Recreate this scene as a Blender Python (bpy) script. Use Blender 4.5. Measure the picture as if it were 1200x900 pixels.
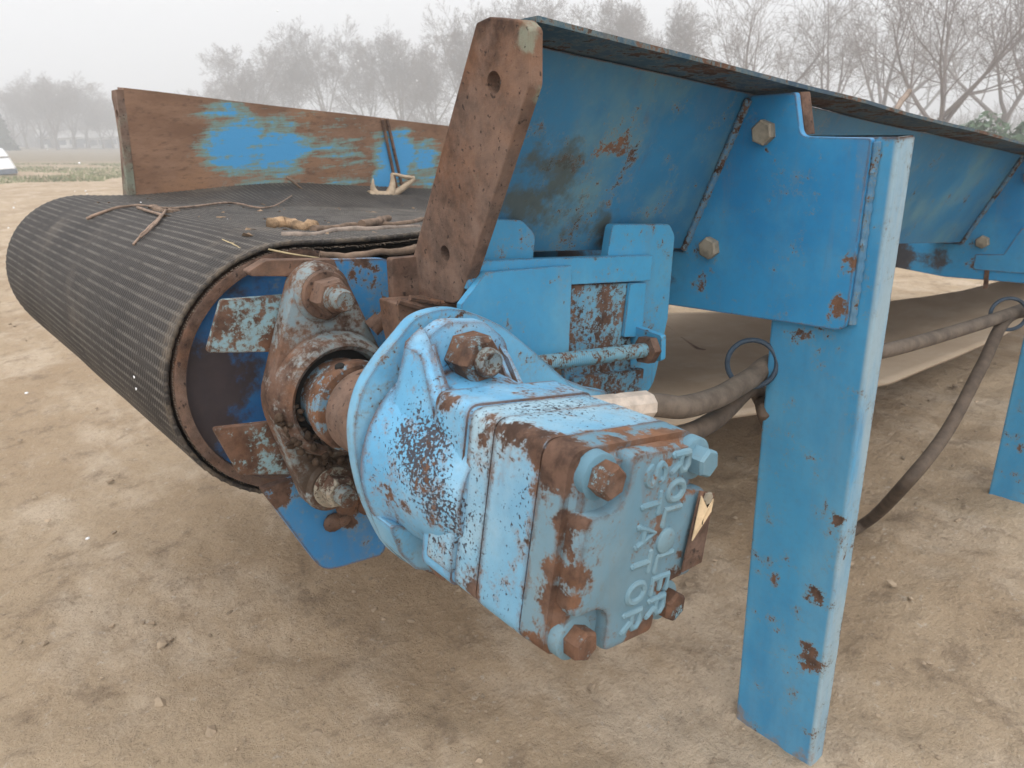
import bpy, bmesh, math, random
from mathutils import Vector, Matrix, noise as mnoise
R = math.radians
scene = bpy.context.scene
for o in list(bpy.data.objects): bpy.data.objects.remove(o)
random.seed(7)

# ---------------------------------------------------------------- camera, world, sun, exposure
cam_d = bpy.data.cameras.new('camera'); cam = bpy.data.objects.new('camera', cam_d)
scene.collection.objects.link(cam); scene.camera = cam
cam_d.sensor_width = 36.0; cam_d.lens = 832.0 / 1200.0 * 36.0
cam_d.clip_start = 0.02; cam_d.clip_end = 2000
cam.matrix_world = Matrix([[0.764833, 0.26599, -0.586753, -0.6945], [-0.642548, 0.249229, -0.72458, -0.40079], [-0.046495, 0.9312, 0.36153, 0.8], [0, 0, 0, 1]])
cam_d.dof.use_dof = True; cam_d.dof.focus_distance = 0.6; cam_d.dof.aperture_fstop = 18.0

SUN_EL, SUN_AZ = R(55), R(215)      # azimuth measured from +Y towards +X
world = bpy.data.worlds.new('World'); scene.world = world; world.use_nodes = True
wn = world.node_tree; wn.nodes.clear()
w_out = wn.nodes.new('ShaderNodeOutputWorld'); w_bg = wn.nodes.new('ShaderNodeBackground')
w_sky = wn.nodes.new('ShaderNodeTexSky'); w_sky.sky_type = 'NISHITA'; w_sky.sun_disc = False
w_sky.sun_elevation = SUN_EL; w_sky.sun_rotation = SUN_AZ
w_sky.air_density = 1.0; w_sky.dust_density = 6.0; w_sky.ozone_density = 1.0
w_hsv = wn.nodes.new('ShaderNodeHueSaturation'); w_hsv.inputs['Saturation'].default_value = 0.06
w_mix = wn.nodes.new('ShaderNodeMix'); w_mix.data_type = 'RGBA'
w_mix.inputs[0].default_value = 0.85
w_mix.inputs[7].default_value = (4.2, 4.3, 4.5, 1)     # even overcast deck
wn.links.new(w_sky.outputs[0], w_hsv.inputs['Color']); wn.links.new(w_hsv.outputs[0], w_mix.inputs[6])
wn.links.new(w_mix.outputs[2], w_bg.inputs['Color']); w_bg.inputs['Strength'].default_value = 0.1
wn.links.new(w_bg.outputs[0], w_out.inputs['Surface'])
sun_d = bpy.data.lights.new('sun', 'SUN'); sun = bpy.data.objects.new('sun', sun_d); scene.collection.objects.link(sun)
sun_d.energy = 1.5; sun_d.angle = R(110); sun_d.color = (1, 0.98, 0.96)
sd = Vector((math.sin(SUN_AZ) * math.cos(SUN_EL), math.cos(SUN_AZ) * math.cos(SUN_EL), math.sin(SUN_EL)))
sun.rotation_euler = sd.to_track_quat('Z', 'Y').to_euler(); sun.location = (0, 0, 30)
vs = scene.view_settings; vs.view_transform = 'Standard'; vs.look = 'None'; vs.exposure = 1.48; vs.gamma = 1.0
scene.cycles.volume_step_rate = 4.0; scene.cycles.max_bounces = 6; scene.cycles.volume_bounces = 1

# ---------------------------------------------------------------- helpers
COL = scene.collection
def tag(o, label=None, cat=None, group=None, kind=None):
    if label: o['label'] = label
    if cat: o['category'] = cat
    if group: o['group'] = group
    if kind: o['kind'] = kind
    return o
def empty(name, loc=(0, 0, 0)):
    o = bpy.data.objects.new(name, None); o.location = loc; o.empty_display_size = 0.1; COL.objects.link(o); return o
def link(name, me, mat, parent=None):
    o = bpy.data.objects.new(name, me); COL.objects.link(o)
    if mat:
        me.materials.clear(); me.materials.append(mat)
    if parent: o.parent = parent
    return o
def from_bm(name, bm, mat, parent=None, smooth=35):
    bmesh.ops.recalc_face_normals(bm, faces=bm.faces)
    me = bpy.data.meshes.new(name); bm.to_mesh(me); bm.free()
    if smooth:
        for p in me.polygons: p.use_smooth = True
        me.set_sharp_from_angle(angle=R(smooth))
    return link(name, me, mat, parent)
def round_poly(pts, rr, seg=5):
    n = len(pts); out = []
    for i in range(n):
        r = rr[i] if isinstance(rr, (list, tuple)) else rr
        p = Vector(pts[i][:2]); a = Vector(pts[i - 1][:2]) - p; b = Vector(pts[(i + 1) % n][:2]) - p
        if r <= 0 or a.length < 1e-6 or b.length < 1e-6: out.append(p); continue
        ang = a.angle(b)
        d = min(r / math.tan(ang / 2), a.length * .49, b.length * .49)
        p0 = p + a.normalized() * d; p1 = p + b.normalized() * d
        for k in range(seg + 1):
            t = k / seg; out.append(p0.lerp(p, t).lerp(p.lerp(p1, t), t))
    return out
def bm_prism(bm, pts3, vec, bev=.0012):
    vs_ = [bm.verts.new(p) for p in pts3]; f = bm.faces.new(vs_)
    r = bmesh.ops.extrude_face_region(bm, geom=[f]); nv = [g for g in r['geom'] if isinstance(g, bmesh.types.BMVert)]
    bmesh.ops.translate(bm, verts=nv, vec=vec)
    if bev:
        allv = set(vs_) | set(nv)
        es = [e for e in bm.edges if e.verts[0] in allv and e.verts[1] in allv and len(e.link_faces) == 2]
        es = [e for e in es if e.calc_face_angle(0) > R(50)]
        bmesh.ops.bevel(bm, geom=es, offset=bev, segments=2, affect='EDGES', profile=.6, clamp_overlap=True)
def wnorm(o):
    m = o.modifiers.new('weighted', 'WEIGHTED_NORMAL'); m.keep_sharp = True; m.weight = 100; return o
def plate_x(name, x0, x1, yz, mat, parent=None, rr=0, bev=.0012):
    bm = bmesh.new(); bm_prism(bm, [(x0, p[0], p[1]) for p in round_poly(yz, rr)], (x1 - x0, 0, 0), bev)
    return wnorm(from_bm(name, bm, mat, parent))
def plate_y(name, y0, y1, xz, mat, parent=None, rr=0, bev=.0012):
    bm = bmesh.new(); bm_prism(bm, [(p[0], y0, p[1]) for p in round_poly(xz, rr)], (0, y1 - y0, 0), bev)
    return wnorm(from_bm(name, bm, mat, parent))
def frame_of(d):
    d = Vector(d).normalized(); u = d.orthogonal().normalized(); return u, d.cross(u)
def bm_lathe(bm, p0, d, prof, seg=32, cap=True):
    d = Vector(d).normalized(); u, v = frame_of(d); p0 = Vector(p0); rings = []
    for (t, r) in prof:
        rings.append([bm.verts.new(p0 + d * t + (u * math.cos(2 * math.pi * k / seg) + v * math.sin(2 * math.pi * k / seg)) * r) for k in range(seg)])
    for a, b in zip(rings, rings[1:]):
        for k in range(seg): bm.faces.new((a[k], a[(k + 1) % seg], b[(k + 1) % seg], b[k]))
    if cap: bm.faces.new(rings[0]); bm.faces.new(rings[-1])
def catmull(pts, n=8):
    P = [Vector(p) for p in pts]; P = [P[0] * 2 - P[1]] + P + [P[-1] * 2 - P[-2]]; out = []
    for i in range(1, len(P) - 2):
        for k in range(n):
            t = k / n; a, b, c, d = P[i - 1:i + 3]
            out.append(.5 * ((2 * b) + (c - a) * t + (2 * a - 5 * b + 4 * c - d) * t * t + (3 * b - a - 3 * c + d) * t ** 3))
    out.append(P[-2]); return out
def bm_tube(bm, path, rad, seg=12, cap=True):
    P = [Vector(p) for p in path]; n = len(P)
    u = None; rings = []
    for i in range(n):
        t = (P[min(i + 1, n - 1)] - P[max(i - 1, 0)]).normalized()
        if u is None: u = t.orthogonal().normalized()
        u = (u - t * u.dot(t)).normalized(); v = t.cross(u)
        r = rad(i / (n - 1)) if callable(rad) else rad
        rings.append([bm.verts.new(P[i] + (u * math.cos(2 * math.pi * k / seg) + v * math.sin(2 * math.pi * k / seg)) * r) for k in range(seg)])
    for a, b in zip(rings, rings[1:]):
        for k in range(seg): bm.faces.new((a[k], a[(k + 1) % seg], b[(k + 1) % seg], b[k]))
    if cap: bm.faces.new(rings[0]); bm.faces.new(rings[-1])
def hex_pts(c, u, v, r, rot=0):
    return [Vector(c) + (u * math.cos(R(60 * k + rot)) + v * math.sin(R(60 * k + rot))) * r for k in range(6)]
def hex_bolt(name, p, d, r, h, mat, parent, washer=True, stud=0, stud_r=None, rot=10):
    """hex head or nut of circum-radius r standing on a surface at p, axis d; stud = length of thread showing past the nut"""
    d = Vector(d).normalized(); p = Vector(p); u, v = frame_of(d); bm = bmesh.new()
    w = .15 * r if washer else 0
    if washer: bm_lathe(bm, p - d * .001, d, [(0, r * 1.28), (w * .9, r * 1.28), (w + .001, r * 1.2)], 24)
    lo = hex_pts(p + d * w, u, v, r, rot); hi = hex_pts(p + d * (w + h * .82), u, v, r, rot); top = [p + d * (w + h) + (q - (p + d * (w + h * .82))) * .84 for q in hi]
    L = [bm.verts.new(q) for q in lo]; H_ = [bm.verts.new(q) for q in hi]; T_ = [bm.verts.new(q) for q in top]
    for k in range(6):
        j = (k + 1) % 6; bm.faces.new((L[k], L[j], H_[j], H_[k])); bm.faces.new((H_[k], H_[j], T_[j], T_[k]))
    bm.faces.new(L); bm.faces.new(T_)
    if stud:
        sr = stud_r or r * .55
        bm_lathe(bm, p + d * (w + h * .98), d, [(0, sr * 1.06), (0.0008, sr), (stud * .85, sr), (stud, sr * .82)], 20)
    return from_bm(name, bm, mat, parent, 25)

# ---------------------------------------------------------------- materials
class NB:
    def __init__(s, name):
        s.m = bpy.data.materials.new(name); s.m.use_nodes = True; s.t = s.m.node_tree; s.t.nodes.clear()
        s.out = s.t.nodes.new('ShaderNodeOutputMaterial'); s.b = s.t.nodes.new('ShaderNodeBsdfPrincipled')
        s.t.links.new(s.b.outputs[0], s.out.inputs[0])
        s.tc = s.t.nodes.new('ShaderNodeTexCoord'); s.P = s.tc.outputs['Object']
    def put(s, sock, v):
        if isinstance(v, bpy.types.NodeSocket): s.t.links.new(v, sock)
        elif isinstance(v, (tuple, list)) and len(v) == 3 and sock.type == 'RGBA': sock.default_value = (*v, 1)
        else: sock.default_value = v
    def math(s, op, a, b=0.0, c=None):
        n = s.t.nodes.new('ShaderNodeMath'); n.operation = op; s.put(n.inputs[0], a); s.put(n.inputs[1], b)
        if c is not None: s.put(n.inputs[2], c)
        return n.outputs[0]
    def vmath(s, op, a, b):
        n = s.t.nodes.new('ShaderNodeVectorMath'); n.operation = op; s.put(n.inputs[0], a); s.put(n.inputs[1], b)
        return n.outputs['Value'] if op in ('DISTANCE', 'DOT_PRODUCT', 'LENGTH') else n.outputs[0]
    def noise(s, scale, detail=6, rough=.6, vec=None, stretch=None, off=0, dist=0):
        v = vec or s.P
        if stretch: v = s.vmath('MULTIPLY', v, stretch)
        if off: v = s.vmath('ADD', v, (off, off * .7, off * 1.3))
        n = s.t.nodes.new('ShaderNodeTexNoise'); s.put(n.inputs['Vector'], v)
        n.inputs['Scale'].default_value = scale; n.inputs['Detail'].default_value = detail; n.inputs['Roughness'].default_value = rough
        n.inputs['Distortion'].default_value = dist
        return n.outputs['Fac']
    def step(s, v, lo, hi):
        n = s.t.nodes.new('ShaderNodeMapRange'); n.interpolation_type = 'SMOOTHSTEP'; s.put(n.inputs['Value'], v)
        n.inputs['From Min'].default_value = lo; n.inputs['From Max'].default_value = hi
        return n.outputs['Result']
    def mix(s, f, a, b, mode='MIX'):
        n = s.t.nodes.new('ShaderNodeMix'); n.data_type = 'RGBA'; n.blend_type = mode
        s.put(n.inputs[0], f); s.put(n.inputs[6], a); s.put(n.inputs[7], b); return n.outputs[2]
    def spots(s, L):
        tot = None
        wp = s.t.nodes.new('ShaderNodeTexNoise'); s.put(wp.inputs['Vector'], s.P); wp.inputs['Scale'].default_value = 38; wp.inputs['Detail'].default_value = 5
        Pw = s.vmath('ADD', s.P, s.vmath('MULTIPLY', s.vmath('SUBTRACT', wp.outputs['Color'], (.5, .5, .5)), (.045, .045, .045)))
        for (x, y, z, r, k) in L:
            d = s.vmath('DISTANCE', Pw, (x, y, z)); v = s.math('MULTIPLY', s.step(d, r * 1.25, r * .1), k)
            tot = v if tot is None else s.math('MAXIMUM', tot, v)
        return tot if tot is not None else 0.0
    def edge(s, rad):
        bv = s.t.nodes.new('ShaderNodeBevel'); bv.samples = 5; bv.inputs['Radius'].default_value = rad
        g = s.t.nodes.new('ShaderNodeNewGeometry'); d = s.vmath('DOT_PRODUCT', bv.outputs[0], g.outputs['Normal'])
        return s.math('SUBTRACT', 1.0, d)
    def bump(s, h, dist=.002, strength=1.0, prev=None):
        n = s.t.nodes.new('ShaderNodeBump'); s.put(n.inputs['Height'], h); n.inputs['Distance'].default_value = dist; n.inputs['Strength'].default_value = strength
        if prev is not None: s.put(n.inputs['Normal'], prev)
        return n.outputs[0]
    def done(s, col, rough, normal=None, metal=0.0, spec=.5):
        s.put(s.b.inputs['Base Color'], col); s.put(s.b.inputs['Roughness'], rough); s.put(s.b.inputs['Metallic'], metal)
        s.b.inputs['Specular IOR Level'].default_value = spec
        if normal is not None: s.put(s.b.inputs['Normal'], normal)
        return s.m
RUST_D = (.048, .028, .020); RUST_M = (.130, .075, .052); RUST_O = (.265, .125, .063); RUST_P = (.24, .165, .13)
def rust_color(b, off=0, orange=.5):
    n1 = b.noise(55, 8, .7, off=off); n2 = b.noise(14, 6, .65, off=off + 3)
    c = b.mix(b.step(n1, .35, .65), RUST_D, RUST_M)
    c = b.mix(b.math('MULTIPLY', b.step(n2, .45, .7), orange), c, RUST_O)
    return b.mix(b.math('MULTIPLY', b.step(b.noise(30, 5, .6, off=off + 9), .5, .75), .45), c, RUST_P)
def paint(name, c1, c2, cf, fade=.4, chip=.68, chip_scale=18, edge=.004, edge_k=.9, speck=0, speck_scale=220, speck_spots=(), spots=(), dirt=(), dirt_col=(.045, .035, .027), dirt_base=0.0, orange=.5, off=0, rough=.42, stretch=None, band=None, halo_col=(.20, .215, .175), soft=.025, streak=.25):
    b = NB(name)
    col = b.mix(b.step(b.noise(5, 6, .6, off=off), .35, .65), c1, c2)
    col = b.mix(b.math('MULTIPLY', b.step(b.noise(9, 8, .62, off=off + 5, stretch=stretch), .42, .72), fade), col, cf)
    if band:
        sp_ = b.t.nodes.new('ShaderNodeSeparateXYZ'); b.put(sp_.inputs[0], b.P)
        bm_ = b.math('MULTIPLY', b.step(sp_.outputs[band[0]], band[1], band[2]), b.step(b.noise(18, 6, .65, off=off, stretch=(1, 1, .2)), .25, .6))
        col = b.mix(b.math('MULTIPLY', bm_, band[4]), col, band[3])
    if streak:   # rain-washed dust and thin rust runs
        st_ = b.noise(30, 6, .7, off=off + 21, stretch=(1, 1, .10)); col = b.mix(b.math('MULTIPLY', b.step(st_, .52, .78), streak), col, (.20, .185, .155))
        st2 = b.math('MULTIPLY', b.step(b.noise(55, 4, .6, off=off + 23, stretch=(1, 1, .07)), .60, .76), b.step(b.noise(7, 4, .6, off=off + 24), .5, .62)); col = b.mix(b.math('MULTIPLY', st2, streak * 1.8), col, (.13, .075, .05))
    # faint grime, scratches
    col = b.mix(b.math('MULTIPLY', b.step(b.noise(120, 6, .7, off=off + 2), .45, .8), .22), col, (.12, .13, .12))
    f = b.math('ADD', b.noise(chip_scale, 10, .66, off=off + 1), b.math('ADD', b.math('MULTIPLY', b.math('SUBTRACT', b.noise(chip_scale * 4.3, 6, .7, off=off + 14), .5), .7), b.math('MULTIPLY', b.math('SUBTRACT', b.noise(chip_scale * 17, 5, .7, off=off + 17), .5), .55)))
    if spots: f = b.math('ADD', f, b.math('MULTIPLY', b.spots(spots), 1.0))
    if edge:
        f = b.math('ADD', f, b.math('MULTIPLY', b.step(b.edge(edge), .02, .25), b.math('MULTIPLY', b.noise(26, 5, .6, off=off + 7), edge_k)))
    m = b.step(f, chip - soft, chip + soft)
    halo = b.step(f, chip - .15, chip + .02)
    col = b.mix(b.math('MULTIPLY', halo, .55), col, halo_col)
    if speck:
        sp = b.math('ADD', b.noise(speck_scale, 4, .6, off=off + 4), b.math('MULTIPLY', b.noise(13, 4, .6, off=off + 6), .55))
        if speck_spots: sp = b.math('ADD', sp, b.spots(speck_spots))
        sm = b.step(sp, .92 - speck, .95 - speck)
        col = b.mix(sm, col, b.mix(b.noise(60, 3, .5), (.045, .055, .075), (.070, .062, .064)))
        m2 = b.math('MAXIMUM', m, sm)
    else: m2 = m
    rc = rust_color(b, off, orange)
    col = b.mix(m, col, rc)
    if dirt or dirt_base:
        dm = b.math('ADD', b.spots(dirt), dirt_base) if dirt else dirt_base
        dm = b.math('ADD', dm, b.math('SUBTRACT', b.noise(24, 8, .7, off=off + 8), .5))
        dmm = b.step(dm, .38, .6)
        col = b.mix(b.math('MULTIPLY', dmm, .93), col, b.mix(b.noise(70, 5, .6), dirt_col, tuple(q * 1.9 for q in dirt_col)))
    ro = b.math('ADD', rough, b.math('MULTIPLY', m2, .42))
    h = b.math('ADD', b.math('MULTIPLY', m2, -.6), b.math('MULTIPLY', b.noise(160, 8, .7, off=off), b.math('ADD', .15, b.math('MULTIPLY', m, .8))))
    nb = b.bump(h, .0008, .8)
    nb = b.bump(b.noise(7, 3, .5, off=off + 11), .004, .25, nb)
    return b.done(col, ro, nb, 0, .28)
def rust(name, base_off=0, orange=.5, light=.35, green=(), dirt_base=0.0):
    b = NB(name); c = rust_color(b, base_off, orange)
    c = b.mix(b.math('MULTIPLY', b.step(b.noise(6, 8, .7, off=base_off + 2), .35, .7), light), c, (.33, .235, .185))
    if green:
        g = b.math('ADD', b.spots(green), b.math('SUBTRACT', b.noise(22, 8, .7, off=base_off + 6), .5))
        c = b.mix(b.math('MULTIPLY', b.step(g, .4, .62), .75), c, (.24, .27, .21))
    c = b.mix(b.math('MULTIPLY', b.step(b.noise(170, 4, .6, off=base_off), .60, .68), .85), c, (.03, .02, .018))
    nb = b.bump(b.noise(140, 10, .75, off=base_off), .0012, .9); nb = b.bump(b.noise(25, 5, .6, off=base_off), .003, .5, nb)
    return b.done(c, .88, nb, 0, .25)
BL1 = (.022, .195, .415); BL2 = (.035, .255, .495); BLF = (.12, .38, .54)
web_tops = [(-0.1812, 0.0664, 0.7679), (-0.2531, 0.0817, 0.7437), (-0.2266, 0.0879, 0.7259), (-0.2752, 0.0921, 0.7234), (-0.1602, 0.1022, 0.6846), (-0.1917, 0.0892, 0.7182), (-0.2282, 0.0745, 0.7564), (-0.1545, 0.0741, 0.7469), (-0.2033, 0.1012, 0.6929), (-0.2739, 0.0805, 0.7491), (-0.0918, 0.0877, 0.7075)]
M_web = paint('skirt_paint', (.030, .150, .280), (.036, .185, .345), (.135, .25, .28), fade=.8, chip=.71, chip_scale=30, edge=.003,
    spots=[(*web_tops[0], .030, .26), (*web_tops[6], .03, .13), (*web_tops[5], .04, .12), (*web_tops[8], .05, .12), (*web_tops[7], .03, .08)],
    dirt=[(*web_tops[1], .085, .55), (*web_tops[2], .07, .52), (*web_tops[3], .085, .52), (*web_tops[4], .055, .5), (*web_tops[8], .07, .42), (*web_tops[9], .06, .34), (*web_tops[5], .05, .36)], dirt_col=(.05, .062, .058), off=2, rough=.38)
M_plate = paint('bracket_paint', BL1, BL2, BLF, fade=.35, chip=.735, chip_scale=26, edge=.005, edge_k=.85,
    spots=[(-.01, *X_, r, k) for X_, r, k in zip([(-0.0806, 0.5964), (-0.0791, 0.6433), (0.0768, 0.6134), (0.0162, 0.7467), (0.0876, 0.5968)], (.020, .012, .006, .006, .014), (.42, .36, .25, .3, .2))], dirt=[(-.01, .03, .775, .022, .38), (-.01, .05, .745, .018, .36), (-.01, .075, .70, .018, .3), (-.01, .10, .65, .022, .4), (-.01, .16, .60, .06, .6), (-.01, .22, .60, .07, .62), (-.01, .30, .60, .09, .62)], dirt_col=(.05, .04, .035), off=5)  # wide inner dirt spots paint in under-belt shade; small ones are weld grime
M_leg = paint('leg_paint', (.034, .215, .41), (.055, .28, .49), (.17, .38, .51), fade=.45, chip=.70, chip_scale=24, edge=.006, edge_k=.5, dirt=[(0, -.05, -.02, .07, .5), (.0, -.1, -.01, .06, .5), (.0, 0, -.01, .06, .5)], dirt_col=(.16, .115, .08),
    spots=[(0, *X_, r, k) for X_, r, k in zip([(-0.0994, 0.3642), (-0.0862, 0.1659), (-0.0878, 0.2489), (-0.0389, 0.2428), (-0.1111, 0.3086), (-0.0384, 0.5584), (-0.0902, 0.7383), (-0.0934, 0.151)], (.012, .018, .016, .014, .007, .012, .012, .02), (.4, .26, .3, .28, .3, .22, .3, .26))], off=9, stretch=(1, 1, .25), band=('Y', -.1035, -.1075, (.34, .42, .44), .75))
M_take = paint('take_up_paint', (.045, .24, .43), (.06, .29, .49), (.17, .38, .47), fade=.45, chip=.70, chip_scale=34, edge=.003, edge_k=.6, off=12)
M_slot = paint('slot_paint', (.05, .24, .42), (.10, .30, .44), (.25, .4, .45), chip=.50, chip_scale=45, edge=.003, off=15, orange=.25)
_A = R(-12); _MC = Vector((-.421, 0, .559)); _MU = Vector((math.cos(_A), 0, math.sin(_A))); _MV = Vector((-math.sin(_A), 0, math.cos(_A)))
def mq(u, v, y, r, k): return (*(_MC + _MU * u + _MV * v + Vector((0, y, 0))), r, k)
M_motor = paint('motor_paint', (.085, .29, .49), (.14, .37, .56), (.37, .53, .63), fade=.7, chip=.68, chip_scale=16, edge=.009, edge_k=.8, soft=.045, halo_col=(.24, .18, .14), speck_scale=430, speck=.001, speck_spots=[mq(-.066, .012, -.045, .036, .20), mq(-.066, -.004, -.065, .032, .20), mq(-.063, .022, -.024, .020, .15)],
    spots=[mq(-.055, .062, -.046, .012, .2), mq(-.05, .08, -.01, .018, .16), mq(-.03, .1, 0, .018, .16), mq(.0, .056, -.06, .016, .15)], off=21, rough=.5, orange=.45)
M_motor_l = paint('motor_ring_paint', (.13, .31, .46), (.19, .39, .53), (.38, .50, .55), fade=.7, chip=.66, chip_scale=20, edge=.009, edge_k=.6, speck=.045, speck_scale=380, speck_spots=[mq(-.056, .02, -.13, .03, .05), mq(-.056, -.01, -.08, .03, .06)],
    spots=[mq(-.056, .061, -.09, .017, .34), mq(-.056, .061, -.115, .021, .38), mq(-.054, .061, -.135, .024, .42), mq(-.056, .03, -.14, .012, .25), mq(-.056, -.061, -.13, .013, .3), mq(-.056, -.03, -.138, .010, .24), mq(-.02, .063, -.137, .012, .25), mq(-.056, -.05, -.09, .012, .2)], off=25, rough=.55, orange=.5, soft=.05, halo_col=(.26, .19, .14))
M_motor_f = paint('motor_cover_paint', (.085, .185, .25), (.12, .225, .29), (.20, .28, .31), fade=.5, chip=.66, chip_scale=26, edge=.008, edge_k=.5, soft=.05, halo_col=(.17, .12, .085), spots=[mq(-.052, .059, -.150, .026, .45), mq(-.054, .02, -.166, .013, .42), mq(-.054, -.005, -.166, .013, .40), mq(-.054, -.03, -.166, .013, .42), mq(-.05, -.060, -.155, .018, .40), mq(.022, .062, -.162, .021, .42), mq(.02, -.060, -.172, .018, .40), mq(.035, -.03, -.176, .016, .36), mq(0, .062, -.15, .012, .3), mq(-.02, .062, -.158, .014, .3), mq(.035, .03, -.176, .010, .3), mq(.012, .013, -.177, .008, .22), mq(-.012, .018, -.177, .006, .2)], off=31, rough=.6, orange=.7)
M_letter = paint('cast_letter_paint', (.10, .205, .27), (.14, .25, .31), (.23, .31, .33), fade=.6, chip=.74, chip_scale=30, edge=0, halo_col=(.17, .12, .085), off=33, rough=.6)
M_flange = paint('motor_flange_paint', (.085, .29, .47), (.13, .36, .54), (.34, .50, .59), fade=.6, chip=.62, chip_scale=18, edge=.006, edge_k=1.0, off=35, rough=.5)
M_bear = paint('bearing_paint', (.14, .21, .25), (.19, .25, .27), (.27, .29, .27), fade=.6, chip=.415, chip_scale=11, soft=.08, edge=.006, edge_k=.4, halo_col=(.22, .15, .10), off=41, rough=.7, orange=.75,
    dirt=[(-.44, .18, .49, .07, .8), (-.42, .17, .51, .06, .6)], dirt_col=(.05, .035, .025))
M_arm = paint('arm_paint', (.14, .30, .38), (.19, .34, .40), (.30, .37, .38), chip=.45, chip_scale=10, soft=.05, edge=.004, off=45, rough=.6, orange=.3)
M_side = paint('side_plate_paint', (.030, .18, .40), (.04, .215, .45), (.08, .28, .47), fade=.3, chip=.66, chip_scale=12, edge=.006, edge_k=.7, off=51,
    spots=[(-.46, .22, .68, .05, .35), (-.42, .22, .42, .035, .3), (-.5, .22, .47, .03, .3)], dirt=[(-.425, .22, .43, .03, .5)], dirt_col=(.07, .045, .03))
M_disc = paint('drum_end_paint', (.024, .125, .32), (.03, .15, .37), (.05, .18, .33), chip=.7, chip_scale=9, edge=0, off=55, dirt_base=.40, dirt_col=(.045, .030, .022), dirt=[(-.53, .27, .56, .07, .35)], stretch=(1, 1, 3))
M_bolt_r = paint('rusty_bolt', (.10, .24, .33), (.16, .30, .38), (.25, .36, .40), chip=.385, chip_scale=60, edge=.004, edge_k=1.0, off=3, orange=.4, rough=.7); M_bolt_g = None
M_rust = rust('end_plate_rust', 7, .48, .34, green=[(-.347, -.012, .84, .022, .62), (-.347, -.012, .81, .022, .62), (-.347, -.008, .78, .018, .5), (-.347, .06, .70, .02, .4)] + [(*q, .028, .34) for q in [(-0.347, 0.0225, 0.7986), (-0.347, 0.0341, 0.7782), (-0.347, 0.049, 0.7532), (-0.347, 0.0593, 0.7367), (-0.347, 0.0731, 0.7142), (-0.347, 0.0875, 0.6932), (-0.347, 0.103, 0.6693)]])
M_rust2 = rust('frame_rust', 11, .55, .3); M_rust_d = rust('dark_rust', 15, .25, .1)
M_flng = paint('top_flange_paint', (.035, .07, .11), (.04, .09, .13), (.09, .11, .11), chip=.55, chip_scale=14, edge=0, off=19, orange=.2, rough=.75, stretch=(.4, 1, 1))
M_weld = paint('weld_paint', (.05, .17, .30), (.08, .20, .32), (.13, .22, .28), chip=.56, chip_scale=22, edge=0, off=63, orange=.05, rough=.65)
M_rod = paint('rod_paint', (.10, .26, .36), (.14, .30, .38), (.25, .33, .33), chip=.55, chip_scale=40, edge=0, off=61, rough=.6, orange=.3)
M_nut_o = rust('orange_rust', 23, 1.0, .1)
def plain(name, c, rough=.6, var=.25, scale=30, bump=.0, dist=.001, spec=.4, c2=None):
    b = NB(name); n = b.noise(scale, 8, .65)
    col = b.mix(b.step(n, .3, .7), tuple(q * (1 - var) for q in c), c2 or tuple(min(1, q * (1 + var)) for q in c))
    return b.done(col, rough, b.bump(b.noise(scale * 4, 8, .7), dist, bump) if bump else None, 0, spec)
M_bolt_g = plain('grey_bolt_steel', (.24, .21, .16), .55, .35, 60, .5, .0005)
M_stud = paint('bolt_end_steel', (.11, .17, .20), (.16, .19, .20), (.24, .25, .24), chip=.49, chip_scale=55, edge=.003, off=81, rough=.6, orange=.3, streak=0)
M_hose = plain('hose_rubber', (.125, .098, .076), .78, .3, 40, .6, .0008, .25)
M_hose2 = plain('hose_rubber_dark', (.095, .070, .052), .75, .3, 40, .5, .0008, .25)
M_fit = plain('hose_ferrule', (.50, .42, .35), .6, .25, 50, .5, .0006)
M_ring = plain('guide_ring_steel', (.03, .05, .075), .5, .4, 50)
M_wood = plain('bark_wood', (.17, .115, .08), .9, .4, 60, .8, .0015)
M_twig = plain('twig_wood', (.22, .155, .115), .9, .4, 50, .8, .001)
M_grey_w = plain('grey_wood', (.24, .19, .155), .9, .35, 50, .8, .001)
M_rot = plain('rotten_wood', (.31, .205, .12), .95, .55, 45, 1, .002)
M_straw = plain('straw', (.38, .30, .17), .8, .2, 60)
M_bone = plain('antler_bone', (.36, .275, .19), .6, .25, 40, .4, .001)
M_snow = plain('snow', (.85, .86, .88), .7, .05, 40)
M_black = plain('black_void', (.010, .009, .008), .9, .2, 20)
M_tagp = plain('tag_paper', (.60, .45, .28), .8, .25, 70)
M_bark = plain('tree_bark', (.115, .095, .083), .95, .3, 3)
M_twigs = plain('tree_twigs', (.155, .130, .120), .95, .25, 1)

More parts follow.
